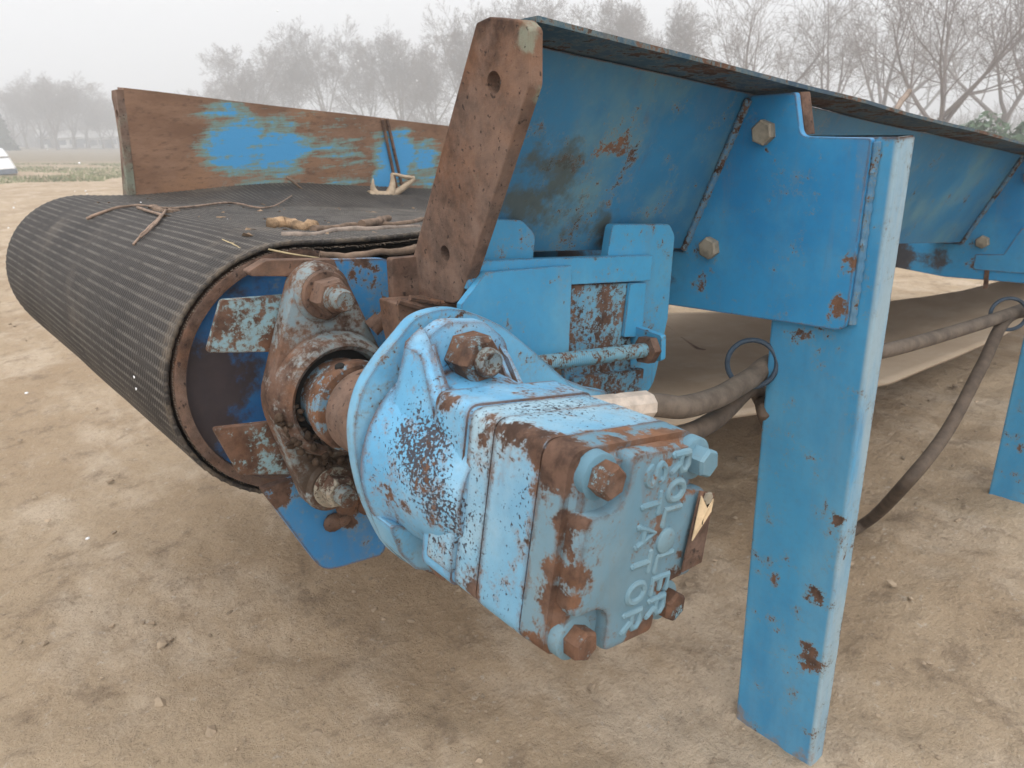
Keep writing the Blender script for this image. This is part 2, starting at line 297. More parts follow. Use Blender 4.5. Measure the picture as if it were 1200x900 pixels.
# ---------------------------------------------------------------- ground
def ground_material():
    b = NB('packed_dirt')
    n1 = b.noise(.9, 8, .6); n2 = b.noise(5, 8, .65, off=3, stretch=(1, .55, 1)); n3 = b.noise(40, 8, .7, off=7)
    c = b.mix(b.step(n1, .35, .65), (.335, .243, .156), (.435, .335, .230))
    c = b.mix(b.math('MULTIPLY', b.step(n2, .45, .68), .75), c, (.53, .43, .325))
    c = b.mix(b.math('MULTIPLY', b.step(b.noise(11, 9, .72, off=13), .52, .66), .6), c, (.19, .138, .094))
    c = b.mix(b.math('MULTIPLY', b.step(n3, .5, .75), .45), c, (.165, .13, .10))
    c = b.mix(b.math('MULTIPLY', b.step(b.noise(60, 4, .6, off=19), .62, .72), .5), c, (.52, .46, .39))
    gr = b.noise(210, 4, .65, off=29); c = b.mix(b.math('MULTIPLY', b.step(gr, .58, .68), .45), c, (.15, .115, .085)); c = b.mix(b.math('MULTIPLY', b.step(gr, .42, .32), .35), c, (.60, .52, .42))
    # far yard: greyer, then weedy verge
    d = b.vmath('DISTANCE', b.P, (0, 0, 0))
    far = b.step(b.math('ADD', d, b.math('MULTIPLY', b.noise(.25, 5, .6), 10)), 24, 40)
    c = b.mix(b.math('MULTIPLY', far, .75), c, (.165, .145, .105))
    h = b.math('ADD', b.math('MULTIPLY', b.noise(14, 10, .68, off=5), .6), b.math('ADD', b.math('MULTIPLY', n3, .4), b.math('MULTIPLY', b.noise(120, 5, .7, off=31), .12)))
    nb = b.bump(h, .028, 1.0)
    return b.done(c, .95, nb, 0, .15)
def terrain(x, y):
    return -.075 * max(0, x - .95) if x > 0 else 0.0
def build_ground():
    def axis(c0, lo, hi):
        v = [c0]; s = .0145; x = c0
        while x < hi: x += s; v.append(x); s *= 1.03 if x - c0 > 1.5 else 1.0
        s = .0145; x = c0
        while x > lo: x -= s; v.append(x); s *= 1.035 if c0 - x > .8 else 1.0
        return sorted(v)
    xs = axis(-.2, -90, 175); ys = axis(.3, -90, 175)
    V, F = [], []
    nx, ny = len(xs), len(ys)
    for y in ys:
        for x in xs:
            r = math.hypot(x - .0, y - .2)
            p = Vector((x, y, 0))
            z = .009 * mnoise.fractal(p * 4.5, .9, 2.1, 5) + .006 * mnoise.noise(p * 11) + .004 * mnoise.noise(p * 24)
            fall = 1 / (1 + (r / 6) ** 2)
            z += .010 * (abs(mnoise.noise(p * 6.5 + Vector((3, 1, 0)))) - .25) + .0035 * mnoise.noise(p * 45)
            z *= fall
            for (lx, ly) in ((.02, -.05), (.897, -.07)):
                dl = math.hypot(x - lx, (y - ly) * .7); z += .010 * math.exp(-(dl / .07) ** 2)
            z += -.008
            z += .012 * mnoise.noise(Vector((x * 1.1, y * 1.1, 7))) * (1 if r < 14 else 0)
            V.append((x, y, z + terrain(x, y)))
    for j in range(ny - 1):
        for i in range(nx - 1):
            a = j * nx + i; F.append((a, a + 1, a + nx + 1, a + nx))
    me = bpy.data.meshes.new('ground'); me.from_pydata(V, [], F)
    for p in me.polygons: p.use_smooth = True
    return tag(link('ground', me, ground_material()), kind='structure')
build_ground()
def scatter_stones():
    bm = bmesh.new(); rnd = random.Random(3)
    for i in range(2600):
        r = .35 + 7 * rnd.random() ** 2; a = rnd.uniform(-.5, 2.3)
        x, y = -.695 + r * math.cos(a) * 1.0, -.45 + r * math.sin(a)
        s = rnd.choice((.0015, .002, .002, .003, .003, .004, .005, .006, .008)) * rnd.uniform(.7, 1.3)
        m = Matrix.Translation((x, y, -.006 + terrain(x, y))) @ Matrix.Rotation(rnd.uniform(0, 6), 4, 'Z') @ Matrix.Diagonal((s * rnd.uniform(.8, 1.6), s, s * rnd.uniform(.4, .8), 1))
        r_ = bmesh.ops.create_icosphere(bm, subdivisions=1, radius=1, matrix=m)
        for v in r_['verts']: v.co += Vector((rnd.uniform(-1, 1), rnd.uniform(-1, 1), rnd.uniform(-1, 1))) * s * .22
    o = from_bm('pebbles', bm, plain('pebble_stone', (.30, .23, .16), .95, .4, 8, .5, .002), None, 0)
    tag(o, 'small tan pebbles scattered over the packed dirt', 'pebbles', kind='stuff')
scatter_stones()

# ---------------------------------------------------------------- conveyor
S = .1405
conv = tag(empty('belt_conveyor', (0, 0, 0)), 'weathered blue steel belt conveyor with rusty skirts standing on channel legs', 'conveyor')
WT = lambda x: Vector((x, .040, .8016 - S * x))     # top line of the near skirt
L_ = Vector((0, .407, -.913)).normalized()
NB_ = L_.cross(Vector((1, 0, -S))).normalized()
if NB_.y > 0: NB_ = -NB_
XE = 2.85
def skirt_near():
    # folded sheet: top flange, sloping web, short inward return at its foot; thickness 6 mm
    x0, x1 = -.3395, XE
    bm = bmesh.new()
    prof = [Vector((0, .0, .0)), L_ * .181, L_ * .181 + Vector((0, .05, -.002))]
    th = [Vector((0, .004, .001)), Vector((0, .006, .004)), Vector((0, 0, .005))]
    rows = []
    n = 60
    for i in range(n + 1):
        x = x0 + (x1 - x0) * i / n; base = WT(x); w = Vector((0, 0, .0016 * mnoise.noise(Vector((x * 5, 1, 0)))))
        rows.append([bm.verts.new(base + p + w * (k == 0)) for k, p in enumerate(prof)] + [bm.verts.new(base + p + t + w * (k == 0)) for k, (p, t) in reversed(list(enumerate(zip(prof, th))))])
    m = len(rows[0])
    for a, b in zip(rows, rows[1:]):
        for k in range(m): bm.faces.new((a[k], a[(k + 1) % m], b[(k + 1) % m], b[k]))
    bm.faces.new(rows[0]); bm.faces.new(rows[-1])
    es = [e for e in bm.edges if len(e.link_faces) == 2 and e.calc_face_angle(0) > R(40)]
    bmesh.ops.bevel(bm, geom=es, offset=.002, segments=2, affect='EDGES', clamp_overlap=True)
    o = from_bm('near_skirt', bm, M_web, conv)
    tag(o, 'near blue side skirt with dark stains and a rusty top flange')
    # rust on the crown of the flange is its own strip of scale
    bm = bmesh.new(); rows = []
    for i in range(n + 1):
        x = x0 - .001 + (x1 - x0) * i / n; b0 = WT(x); w = .0016 * mnoise.noise(Vector((x * 5, 1, 0))) + .0007 * mnoise.noise(Vector((x * 40, 4, 0)))
        y0, y1 = -.0505 + .0008 * mnoise.noise(Vector((x * 30, 9, 0))), .040
        rows.append([bm.verts.new((x, b0.y + y0, b0.z + .0038 + w)), bm.verts.new((x, b0.y + y0, b0.z + .0076 + w)), bm.verts.new((x, b0.y + .005, b0.z + .0070 + w)), bm.verts.new((x, b0.y + .005, b0.z + .0012 + w))])
    for a, b in zip(rows, rows[1:]):
        for k in range(4): bm.faces.new((a[k], a[(k + 1) % 4], b[(k + 1) % 4], b[k]))
    bm.faces.new(rows[0]); bm.faces.new(rows[-1])
    tag(from_bm('top_flange', bm, M_flng, conv), 'rusty brown flange along the top of the near skirt')
skirt_near()
EP = [(0.0407, 0.8573), (0.026, 0.8594), (-0.0077, 0.8536), (-0.015, 0.8478), (-0.0133, 0.8137), (0.0854, 0.6494), (0.0986, 0.6442), (0.1606, 0.641), (0.1618, 0.6676)]
ep = plate_x('end_plate', -.353, -.3405, EP, M_rust, conv, [.004, .006, .006, .004, .01, .006, .006, .003, .003])
tag(ep, 'rusty end plate with two holes, leaning with the skirt')
HOLES = list(zip([(0.0245, 0.8175), (0.1028, 0.6874)], (.0078, .0068)))
# far skirt: web (inner face seen), end flange, joint cover strip
FT = [(-0.3382, 0.8617), (-0.3529, 0.672), (0.0765, 0.7976)]
def bool_cut(o, bm):
    me = bpy.data.meshes.new('cutter'); bm.to_mesh(me); bm.free(); c = bpy.data.objects.new('cutter', me); COL.objects.link(c)
    m = o.modifiers.new('cut', 'BOOLEAN'); m.object = c; m.operation = 'DIFFERENCE'; m.solver = 'EXACT'
    bpy.context.view_layer.update(); dg = bpy.context.evaluated_depsgraph_get()
    nm = bpy.data.meshes.new_from_object(o.evaluated_get(dg)); o.modifiers.clear(); o.data = nm
    for p in nm.polygons: p.use_smooth = False
    bpy.data.objects.remove(c)
def skirt_far():
    x0 = -.385; n = 60; bm = bmesh.new(); rows = []
    for i in range(n + 1):
        t = i / n; xt = -.352 + (XE + .352) * t; xb = -.375 + (XE + .375) * t
        zt = .8145 - S * xt + .0015 * mnoise.noise(Vector((xt * 5, 5, 0))); zb = .590 - S * xb
        rows.append([bm.verts.new((xb, 1.095, zb)), bm.verts.new((xt, 1.045, zt)), bm.verts.new((xt, 1.090, zt + .003)), bm.verts.new((xt, 1.090, zt - .003)), bm.verts.new((xt, 1.051, zt - .006)), bm.verts.new((xb, 1.101, zb))])
    m = 6
    for a, b in zip(rows, rows[1:]):
        for k in range(m): bm.faces.new((a[k], a[(k + 1) % m], b[(k + 1) % m], b[k]))
    bm.faces.new(rows[0]); bm.faces.new(rows[-1])
    b = NB('worn_skirt_paint'); st = (.35, 1, 1)
    patches = [(-.17, 1.07, .765, .11, .95), (-.08, 1.07, .745, .11, .85), (-.12, 1.07, .74, .18, .55), (.185, 1.07, .71, .09, 1.0), (.16, 1.07, .66, .06, .85), (.04, 1.07, .72, .15, .50), (.28, 1.07, .67, .07, .62), (.26, 1.07, .70, .08, .75)]
    f = b.math('ADD', b.spots(patches), b.math('MULTIPLY', b.math('SUBTRACT', b.noise(16, 10, .72, stretch=(.22, 1, 1.4)), .5), 1.3))
    f = b.math('ADD', f, b.math('MULTIPLY', b.math('SUBTRACT', b.noise(95, 8, .75, stretch=(.10, 1, 1), off=4), .5), 1.3)); f = b.math('ADD', f, b.math('MULTIPLY', b.math('SUBTRACT', b.noise(60, 8, .75, off=6), .5), .7))
    rc = b.mix(b.step(b.noise(20, 8, .7, stretch=(.4, 1, 1)), .35, .7), (.20, .112, .070), (.30, .18, .118))
    rc = b.mix(b.math('MULTIPLY', b.step(b.noise(7, 5, .6, off=8), .5, .7), .5), rc, (.33, .18, .095))
    rc = b.mix(b.math('MULTIPLY', b.step(b.noise(160, 5, .7, stretch=(.35, 1, 1), off=3), .52, .68), .5), rc, (.085, .050, .035))
    c = b.mix(b.step(f, .36, .62), rc, (.20, .30, .27)); c = b.mix(b.step(f, .62, .78), c, (.085, .34, .63))
    m_ = b.done(c, .6, b.bump(b.noise(120, 8, .7, stretch=(.4, 1, 1)), .001, .6), 0, .35)
    o = from_bm('far_skirt', bm, m_, conv); tag(o, 'far side skirt, brown rust with a bright blue patch of paint left')
    bm = bmesh.new()
    bm_prism(bm, [(-.3645, 1.046, .862), (-.3645, 1.082, .862), (-.3645, 1.093, .850), (-.3645, 1.095, .80), (-.379, 1.15, .63), (-.379, 1.094, .63)], (.013, 0, 0), .0012)
    ef = from_bm('end_flange', bm, rust('far_flange_rust', 29, .2, .7, green=[(-.37, 1.06, .78, .08, .5), (-.37, 1.09, .70, .09, .55)]), conv)
    bm = bmesh.new(); bm_lathe(bm, (-.38, 1.068, .822), (1, 0, 0), [(0, .009), (.05, .009)], 16); bmesh.ops.recalc_face_normals(bm, faces=bm.faces); bool_cut(ef, bm)
    a0, a1 = Vector((.148, 1.041, .7915)), Vector((.200, 1.088, .59))
    for dx in (0, .012):
        bm = bmesh.new(); bm_tube(bm, [a0 + Vector((dx, 0, 0)), a1 + Vector((dx * 1.4, 0, 0))], .0035, 8); from_bm('joint_weld', bm, M_rust2, conv)
for (px, r) in HOLES:
    bm = bmesh.new(); bm_lathe(bm, (-.37, *px), (1, 0, 0), [(0, r), (.05, r)], 18); bmesh.ops.recalc_face_normals(bm, faces=bm.faces); bool_cut(ep, bm)
skirt_far()

# gusset plates + legs -------------------------------------------------------
GP = [(0.0374, 0.8008), (-0.0107, 0.8018), (-0.0203, 0.7614), (-0.0888, 0.7597), (-0.0873, 0.5773), (0.1336, 0.5663)]
GPX = GP[:5] + [GP[5], (.40, .585), (.40, .63), (.1135, .634)]
def leg_mesh():
    t = .006; W_ = .110; F = .031; H_ = .760
    bm = bmesh.new()
    prof = round_poly([(F, 0), (0, 0), (0, -W_), (F, -W_), (F, -W_ + t), (t, -W_ + t), (t, -t), (F, -t)], [.001, .004, .004, .001, .001, .002, .001, .001], 3)
    vs_ = [bm.verts.new((p.x, p.y, -.02)) for p in prof]; f = bm.faces.new(vs_)
    r = bmesh.ops.extrude_face_region(bm, geom=[f]); nv = [g for g in r['geom'] if isinstance(g, bmesh.types.BMVert)]
    bmesh.ops.translate(bm, verts=nv, vec=(0, 0, H_ + .02))
    es = [e for e in bm.edges if len(e.link_faces) == 2 and e.calc_face_angle(0) > R(60) and abs(e.verts[0].co.z - e.verts[1].co.z) < .001]
    bmesh.ops.bevel(bm, geom=es, offset=.0015, segments=2, affect='EDGES')
    return bm
leg = wnorm(from_bm('leg', leg_mesh(), M_leg, conv)); tag(leg, 'near front leg, faded blue channel with rust chips')
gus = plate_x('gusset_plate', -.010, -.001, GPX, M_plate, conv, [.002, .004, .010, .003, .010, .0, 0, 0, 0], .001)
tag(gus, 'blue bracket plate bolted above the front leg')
bm = bmesh.new(); bm_prism(bm, [(-.0008, GP[1][0] - .0005, GP[1][1]), (-.0008, GP[2][0] - .0005, GP[2][1] + .001), (-.0008, GP[2][0] + .006, GP[2][1] + .001), (-.0008, GP[1][0] + .006, GP[1][1])], (.018, 0, 0), .001); from_bm('edge_strip', bm, M_rust2, gus)
BPOS = [(0.0179, 0.7656), (0.0752, 0.643)]
for q in BPOS: hex_bolt('bolt', (-.010, *q), (-1, 0, 0), .0125, .009, M_bolt_g, gus, False, rot=25)
# weld bead down the joint of gusset and skirt
def weld(p0, p1, mat, parent, r=.004, n=46):
    bm = bmesh.new(); p0 = Vector(p0); p1 = Vector(p1)
    P = [p0.lerp(p1, i / n) + Vector((random.uniform(-1, 1), random.uniform(-1, 1), random.uniform(-1, 1))) * .0005 for i in range(n + 1)]
    bm_tube(bm, P, lambda t: r * (1 + .10 * math.sin(t * n * 2.1)), 8); return from_bm('weld_bead', bm, mat, parent)
weld((-.012, .0385, .797), (-.012, .111, .637), M_weld, gus)
weld((-.002, GP[3][0] - .002, GP[3][1] - .004), (-.002, GP[4][0] - .002, GP[4][1] + .006), M_weld, gus, .0042)
DX = .885
leg2 = leg.copy(); COL.objects.link(leg2); leg2.location = (.877, -.022, -.124); tag(leg2, 'second near leg, bright blue, at the right edge')
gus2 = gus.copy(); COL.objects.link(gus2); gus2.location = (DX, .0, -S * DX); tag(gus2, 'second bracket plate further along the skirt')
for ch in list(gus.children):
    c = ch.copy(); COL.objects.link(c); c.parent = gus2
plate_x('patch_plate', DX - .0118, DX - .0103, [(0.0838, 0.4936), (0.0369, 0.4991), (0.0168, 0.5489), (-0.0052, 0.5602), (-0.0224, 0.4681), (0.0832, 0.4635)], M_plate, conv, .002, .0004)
plate_x('hanger_pin', DX - .012, DX - .006, [(0.0635, 0.4658), (0.0549, 0.4669), (0.0529, 0.4302), (0.0601, 0.4291)], M_rust_d, conv)
for x_ in (0, 1.75):
    o = leg.copy(); COL.objects.link(o); o.location = (x_, 1.30 if x_ == 0 else -.02, -S * x_ - (0 if x_ == 0 else .02)); tag(o, 'leg on the far side' if x_ == 0 else 'leg near the tail end')
    o.location.z = min(0, -S * x_)

# take-up assembly on the near side -------------------------------------------------------
C_ = [(-0.1636, 0.6885), (-0.0738, 0.6766), (-0.0644, 0.6634), (-0.0717, 0.5713), (-0.0969, 0.4847), (-0.178, 0.5007), (-0.1911, 0.5047), (-0.1897, 0.6344), (-0.1711, 0.6572)]
o = plate_y('backing_plate', .084, .094, C_, M_take, conv, [.006, .010, .010, 0, .03, 0, 0, 0, .006])
tag(o, 'upright blue backing plate of the belt tensioner')
plate_y('mount_tab', .092, .102, [(-0.3238, 0.7139), (-0.2742, 0.7061), (-0.2584, 0.6909), (-0.264, 0.6626), (-0.3271, 0.6733)], M_take, conv, [0, .012, .012, 0, 0])
plate_y('slide_rail', .074, .0838, [(-0.3507, 0.684), (-0.1117, 0.6507), (-0.1148, 0.6241), (-0.3528, 0.6598)], M_take, conv, .002)
o = plate_y('slide_plate', .066, .0735, [(-0.3656, 0.6513), (-0.338, 0.6735), (-0.2375, 0.6623), (-0.2439, 0.5781), (-0.316, 0.5752), (-0.3711, 0.5905)], M_take, conv, [0, .003, .002, .002, 0, 0])
tag(o, 'bright blue sliding plate of the belt tensioner')
plate_y('slot_plate', .0785, .0836, [(-0.2366, 0.6415), (-0.1416, 0.6264), (-0.1392, 0.5077), (-0.2397, 0.5322)], M_slot, conv, .002)
plate_y('slot_bar', .074, .0784, [(-0.1474, 0.6273), (-0.1218, 0.6234), (-0.1269, 0.5647), (-0.1569, 0.5718)], M_take, conv, .002)
plate_y('lower_rail', .072, .080, [(-0.2329, 0.5489), (-0.1251, 0.5288), (-0.1285, 0.4996), (-0.2334, 0.5234)], M_slot, conv, .002)
def rod():
    p0, p1 = [[-0.2885, 0.05, 0.5841], [-0.1495, 0.05, 0.5615]]
    p0, p1 = Vector(p0), Vector(p1); d = (p1 - p0); Ln = d.length; d.normalize()
    bm = bmesh.new(); prof = []; n = 54
    for i in range(n):
        t = -.06 + (Ln * .62 + .06) * i / n; prof += [(t, .0078), (t + (Ln * .62 + .06) / n * .5, .0068)]
    prof += [(Ln * .63, .0076), (Ln, .0076)]
    bm_lathe(bm, p0, d, prof, 18)
    r = from_bm('adjusting_rod', bm, M_rod, conv); tag(r, 'threaded tension rod with an orange rusty nut')
    hex_bolt('nut', p1 - d * .004, d, .0150, .013, M_nut_o, r, False)
    plate_x('rod_lug', p1.x + .012, p1.x + .020, [(.084, p1.z - .018), (.084, p1.z + .018), (.040, p1.z + .014), (.040, p1.z - .014)], M_take, conv, .004)
rod()
# rusty frame end beside the end plate
plate_y('frame_end', .150, .160, [(-0.3781, 0.6813), (-0.3225, 0.6762), (-0.2864, 0.6265), (-0.3181, 0.6202), (-0.3805, 0.6407)], M_rust2, conv, .003)
plate_y('frame_channel', .118, .150, [(-0.3954, 0.6492), (-0.3294, 0.6405), (-0.3131, 0.5999), (-0.3304, 0.5745), (-0.3902, 0.5905), (-0.3953, 0.6218)], M_rust2, conv, .002)
for a, b in ([[-0.3978, 0.112, 0.653], [-0.3352, 0.112, 0.6251]], [[-0.3867, 0.112, 0.6537], [-0.3296, 0.112, 0.6336]]):
    bm = bmesh.new(); bm_tube(bm, [a, b], .0028, 6); from_bm('channel_lip', bm, M_nut_o, conv)

# side plate and slotted arms behind the bearing
plate_y('side_plate', .215, .225, [(-0.4824, 0.6786), (-0.4636, 0.6852), (-0.3416, 0.6677), (-0.3317, 0.6435), (-0.3549, 0.5464), (-0.3458, 0.4641), (-0.3912, 0.3447), (-0.4624, 0.3577), (-0.5078, 0.4739), (-0.4664, 0.4727), (-0.4458, 0.545), (-0.435, 0.664)], M_side, conv, [.002, .002, .022, .03, .03, 0, .01, .03, .003, 0, 0, 0])
plate_y('knife_bar', .200, .2145, [(-0.4887, 0.6817), (-0.4703, 0.6888), (-0.4085, 0.6794), (-0.4041, 0.6628), (-0.4851, 0.6774)], M_rust2, conv, .002)
plate_y('slot_arm', .2065, .2145, [(-0.512, 0.6609), (-0.4486, 0.6536), (-0.4516, 0.6002), (-0.5323, 0.619)], M_arm, conv, [.004, .002, 0, .003])
plate_y('slot_arm', .2065, .2145, [(-0.5406, 0.5511), (-0.4681, 0.5366), (-0.4714, 0.4798), (-0.5268, 0.5002)], M_arm, conv, [.003, .002, 0, .004])
o = conv.children[-1]

# head drum + belt -------------------------------------------------------
DC = (-.43, .56); DR = .1225
SKEW = -.036
def sk(x, y): return x + SKEW * (y - .26)
dr = bmesh.new()
dax = Vector((SKEW, 1, 0)).normalized()
bm_lathe(dr, (DC[0], .268, DC[1]), dax, [(.012, .02), (.010, DR - .008), (0, DR - .008), (-.003, DR - .004), (0, DR), (.825, DR), (.83, .03)], 72, False)
drum = from_bm('head_drum', dr, M_rust_d, conv)
bm = bmesh.new(); bm_lathe(bm, (DC[0], .276, DC[1]), dax, [(0, .02), (0, DR - .0085), (.006, DR - .0085)], 64); from_bm('drum_end', bm, M_disc, conv)
bm = bmesh.new(); bm_lathe(bm, (DC[0] - .0005, .264, DC[1]), dax, [(.01, DR + .001), (-.003, DR + .001), (-.004, DR - .002), (-.003, DR - .0085), (.008, DR - .009)], 96, False); from_bm('drum_rim', bm, M_rust2, conv)
BR = .1275; Z0 = .628
def belt():
    tt = math.atan(S)                                 # tangent angle on top
    # path of (x, z, nx, nz)
    path = []; pitch = .0104; sub = 8; ds = pitch / sub
    def ret_z(x):
        pts = [(-.43, .4325), (-.1, .357), (.302, .271), (.423, .245), (1.008, .137), (1.71, .072), (2.2, .050), (2.75, .042)]
        for (a, za), (b, zb) in zip(pts, pts[1:]):
            if x <= b: return za + (zb - za) * (x - a) / (b - a)
        return zb
    # lower quarter, round the nose, to the top
    a0, a1 = -math.pi / 2 - .2, -(math.pi * 1.5) - tt
    n = int(BR * (a0 - a1) / ds)
    for i in range(n):
        a = a0 + (a1 - a0) * i / n
        path.append((DC[0] + BR * math.cos(a), DC[1] + BR * math.sin(a), math.cos(a), math.sin(a)))
    x = DC[0] + BR * math.sin(tt); z = DC[1] + BR * math.cos(tt); cx, sx = math.cos(tt), math.sin(tt)
    x_top0 = x; k = 0
    while x < XE - .1:
        path.append((x, z, sx, cx)); step = ds if x < .75 else ds * 4; x += cx * step; z -= sx * step
    ys = [.262 + .836 * (i / 60) for i in range(61)]
    ys = sorted(set(ys + [.264, .267, 1.092]))
    V, F, att = [], [], []
    for i, (x, z, nx, nz) in enumerate(path):
        ph = (i % sub) / sub; rid = max(0, math.cos(2 * math.pi * ph)) ** 6
        if x > .75: rid = 0
        onr = i < n
        t = 0 if onr else min(1, max(0, (x - x_top0) / .42)); t = t * t * (3 - 2 * t)
        for y in ys:
            e0 = max(0, 1 - (y - .262) / .17); e1 = max(0, 1 - (1.098 - y) / .20)
            up = (.034 * e0 ** 1.4 + .046 * e1 ** 1.3) * t
            wob = .0012 * mnoise.noise(Vector((x * 6, y * 6, z * 6)))
            edge = .0012 * mnoise.noise(Vector((x * 60, z * 60, y))) if y < .263 else 0
            h = .0009 * rid + wob
            V.append((sk(x, y) + nx * h, y + edge, z + nz * h + up)); att.append(rid)
    m = len(ys)
    for i in range(len(path) - 1):
        for j in range(m - 1):
            a = i * m + j; F.append((a, a + 1, a + m + 1, a + m))
    me = bpy.data.meshes.new('belt'); me.from_pydata(V, [], F)
    for p in me.polygons: p.use_smooth = True
    at = me.attributes.new('ridge', 'FLOAT', 'POINT'); at.data.foreach_set('value', att)
    b = NB('belt_rubber'); an = b.t.nodes.new('ShaderNodeAttribute'); an.attribute_name = 'ridge'
    rdg = an.outputs['Fac']
    c = b.mix(b.step(b.noise(8, 6, .6), .35, .7), (.028, .024, .022), (.047, .041, .037))
    c = b.mix(b.math('MULTIPLY', b.step(rdg, .1, .8), b.math('MULTIPLY', b.step(b.noise(22, 7, .72, off=3), .30, .62), .95)), c, (.125, .112, .098))
    # woven cross ribs: fine lines that run along the travel of the belt
    sp = b.t.nodes.new('ShaderNodeSeparateXYZ'); b.put(sp.inputs[0], b.P)
    wv = b.math('SINE', b.math('MULTIPLY', sp.outputs['Y'], 2 * math.pi / .0062))
    c = b.mix(b.math('MULTIPLY', b.step(wv, -.4, .9), .38), c, (.022, .019, .017))
    # dust settles in blotches, mud along the edge
    c = b.mix(b.math('MULTIPLY', b.step(b.noise(6, 8, .7, off=9), .5, .75), .4), c, (.20, .165, .13))
    edge = b.math('MULTIPLY', b.step(sp.outputs['Y'], .285, .262), .6)
    c = b.mix(b.math('MULTIPLY', edge, b.step(b.noise(60, 6, .7, off=5), .4, .65)), c, (.18, .14, .10))
    nb = b.bump(wv, .0006, .5); nb = b.bump(b.noise(200, 6, .7), .0006, .6, nb)
    mat = b.done(c, .72, nb, 0, .3)
    o = link('belt', me, mat, conv)
    so = o.modifiers.new('thickness', 'SOLIDIFY'); so.thickness = .0040; so.offset = -1
    tag(o, 'ribbed dark rubber belt wrapped over the head drum')
    # frayed cord edge
    bm = bmesh.new(); rnd = random.Random(5)
    for i in range(20, len(path) - 1, 2):
        x, z, nx, nz = path[i]
        if x > -.1: break
        t = 0 if i < n else min(1, max(0, (x - x_top0) / .42)); t = t * t * (3 - 2 * t)
        p = Vector((x - nx * .003, .262, z - nz * .003 + .034 * t)); d = Vector((rnd.uniform(-.6, .6), -1, rnd.uniform(-.6, .6))) * rnd.uniform(.001, .0035)
        bm_tube(bm, [p + Vector((0, .002, 0)), p + d], .0005, 3)
    from_bm('frayed_edge', bm, plain('belt_cord', (.16, .125, .095), .9, .4, 60), conv)
    bm = bmesh.new()
    bm_prism(bm, [(-.27, .285, .600 + S * .27 - .035), (XE - .2, .285, .600 - S * (XE - .2) - .035), (XE - .2, 1.08, .600 - S * (XE - .2) - .035), (-.27, 1.08, .600 + S * .27 - .035)], (0, 0, -.006), .001)
    from_bm('slider_bed', bm, M_rust_d, conv)  # dark plate added to keep the gap under the belt edge in shade
    # return run, seen from above, plain brown underside
    V, F = [], []; m = 31; q = 90
    def far_y(x):
        pts = [(-.6, 1.098), (.9, 1.098), (1.2, 1.09), (1.36, 1.0), (1.5, .93), (2.0, .70), (2.4, .57), (2.75, .50)]
        for (a, ya), (c_, yb) in zip(pts, pts[1:]):
            if x <= c_: return ya + (yb - ya) * (x - a) / (c_ - a)
        return yb
    for i in range(q + 1):
        x = -.45 + (2.72 + .45) * i / q; z = ret_z(x); fy = far_y(x)
        for j in range(m):
            v = j / (m - 1); y = .255 + (fy - .255) * v
            V.append((sk(x, y), y, z - .012 * math.sin(math.pi * v) * min(1, max(0, x + .3)) + .004 * mnoise.noise(Vector((x * 3, y * 3, 0)))))
    for i in range(q):
        for j in range(m - 1):
            a = i * m + j; F.append((a, a + 1, a + m + 1, a + m))
    me = bpy.data.meshes.new('return_belt'); me.from_pydata(V, [], F)
    for p in me.polygons: p.use_smooth = True
    b = NB('belt_underside'); c = b.mix(b.step(b.noise(3, 8, .65), .3, .7), (.33, .25, .175), (.42, .33, .24))
    c = b.mix(b.math('MULTIPLY', b.step(b.noise(12, 8, .7, off=3, stretch=(.4, 1, 1)), .5, .7), .4), c, (.46, .39, .31))
    o = link('return_belt', me, b.done(c, .85, b.bump(b.noise(60, 6, .7), .002, .5), 0, .2), conv)
    so = o.modifiers.new('thickness', 'SOLIDIFY'); so.thickness = .008; so.offset = -1
    # splice lacing: row of dark clips
    L = [(1.0492, 0.9674, 0.1252), (1.0234, 0.9235, 0.1261), (0.9899, 0.8746, 0.1278), (0.9564, 0.8271, 0.1326), (0.9299, 0.7889, 0.1369), (0.9036, 0.7517, 0.1415), (0.8882, 0.7231, 0.1442), (0.8942, 0.7104, 0.1431)]
    P = catmull(L, 3)
    for p in P:
        bm = bmesh.new(); zz = ret_z(p.x - SKEW * (p.y - .26)) + .002 - .012 * math.sin(math.pi * min(1, max(0, (p.y - .255) / .84)))
        bm_prism(bm, [(p.x - .007, p.y - .003, zz), (p.x + .007, p.y - .003, zz), (p.x + .007, p.y + .003, zz), (p.x - .007, p.y + .003, zz)], (0, 0, .007), 0)
        from_bm('splice_clip', bm, M_rust_d, conv, 0)
    bm = bmesh.new(); bm_lathe(bm, (2.74, .25, .15), (0, 1, 0), [(0, .02), (0, .1), (.30, .1), (.30, .02)], 40); from_bm('tail_drum', bm, M_rust_d, conv)
belt()

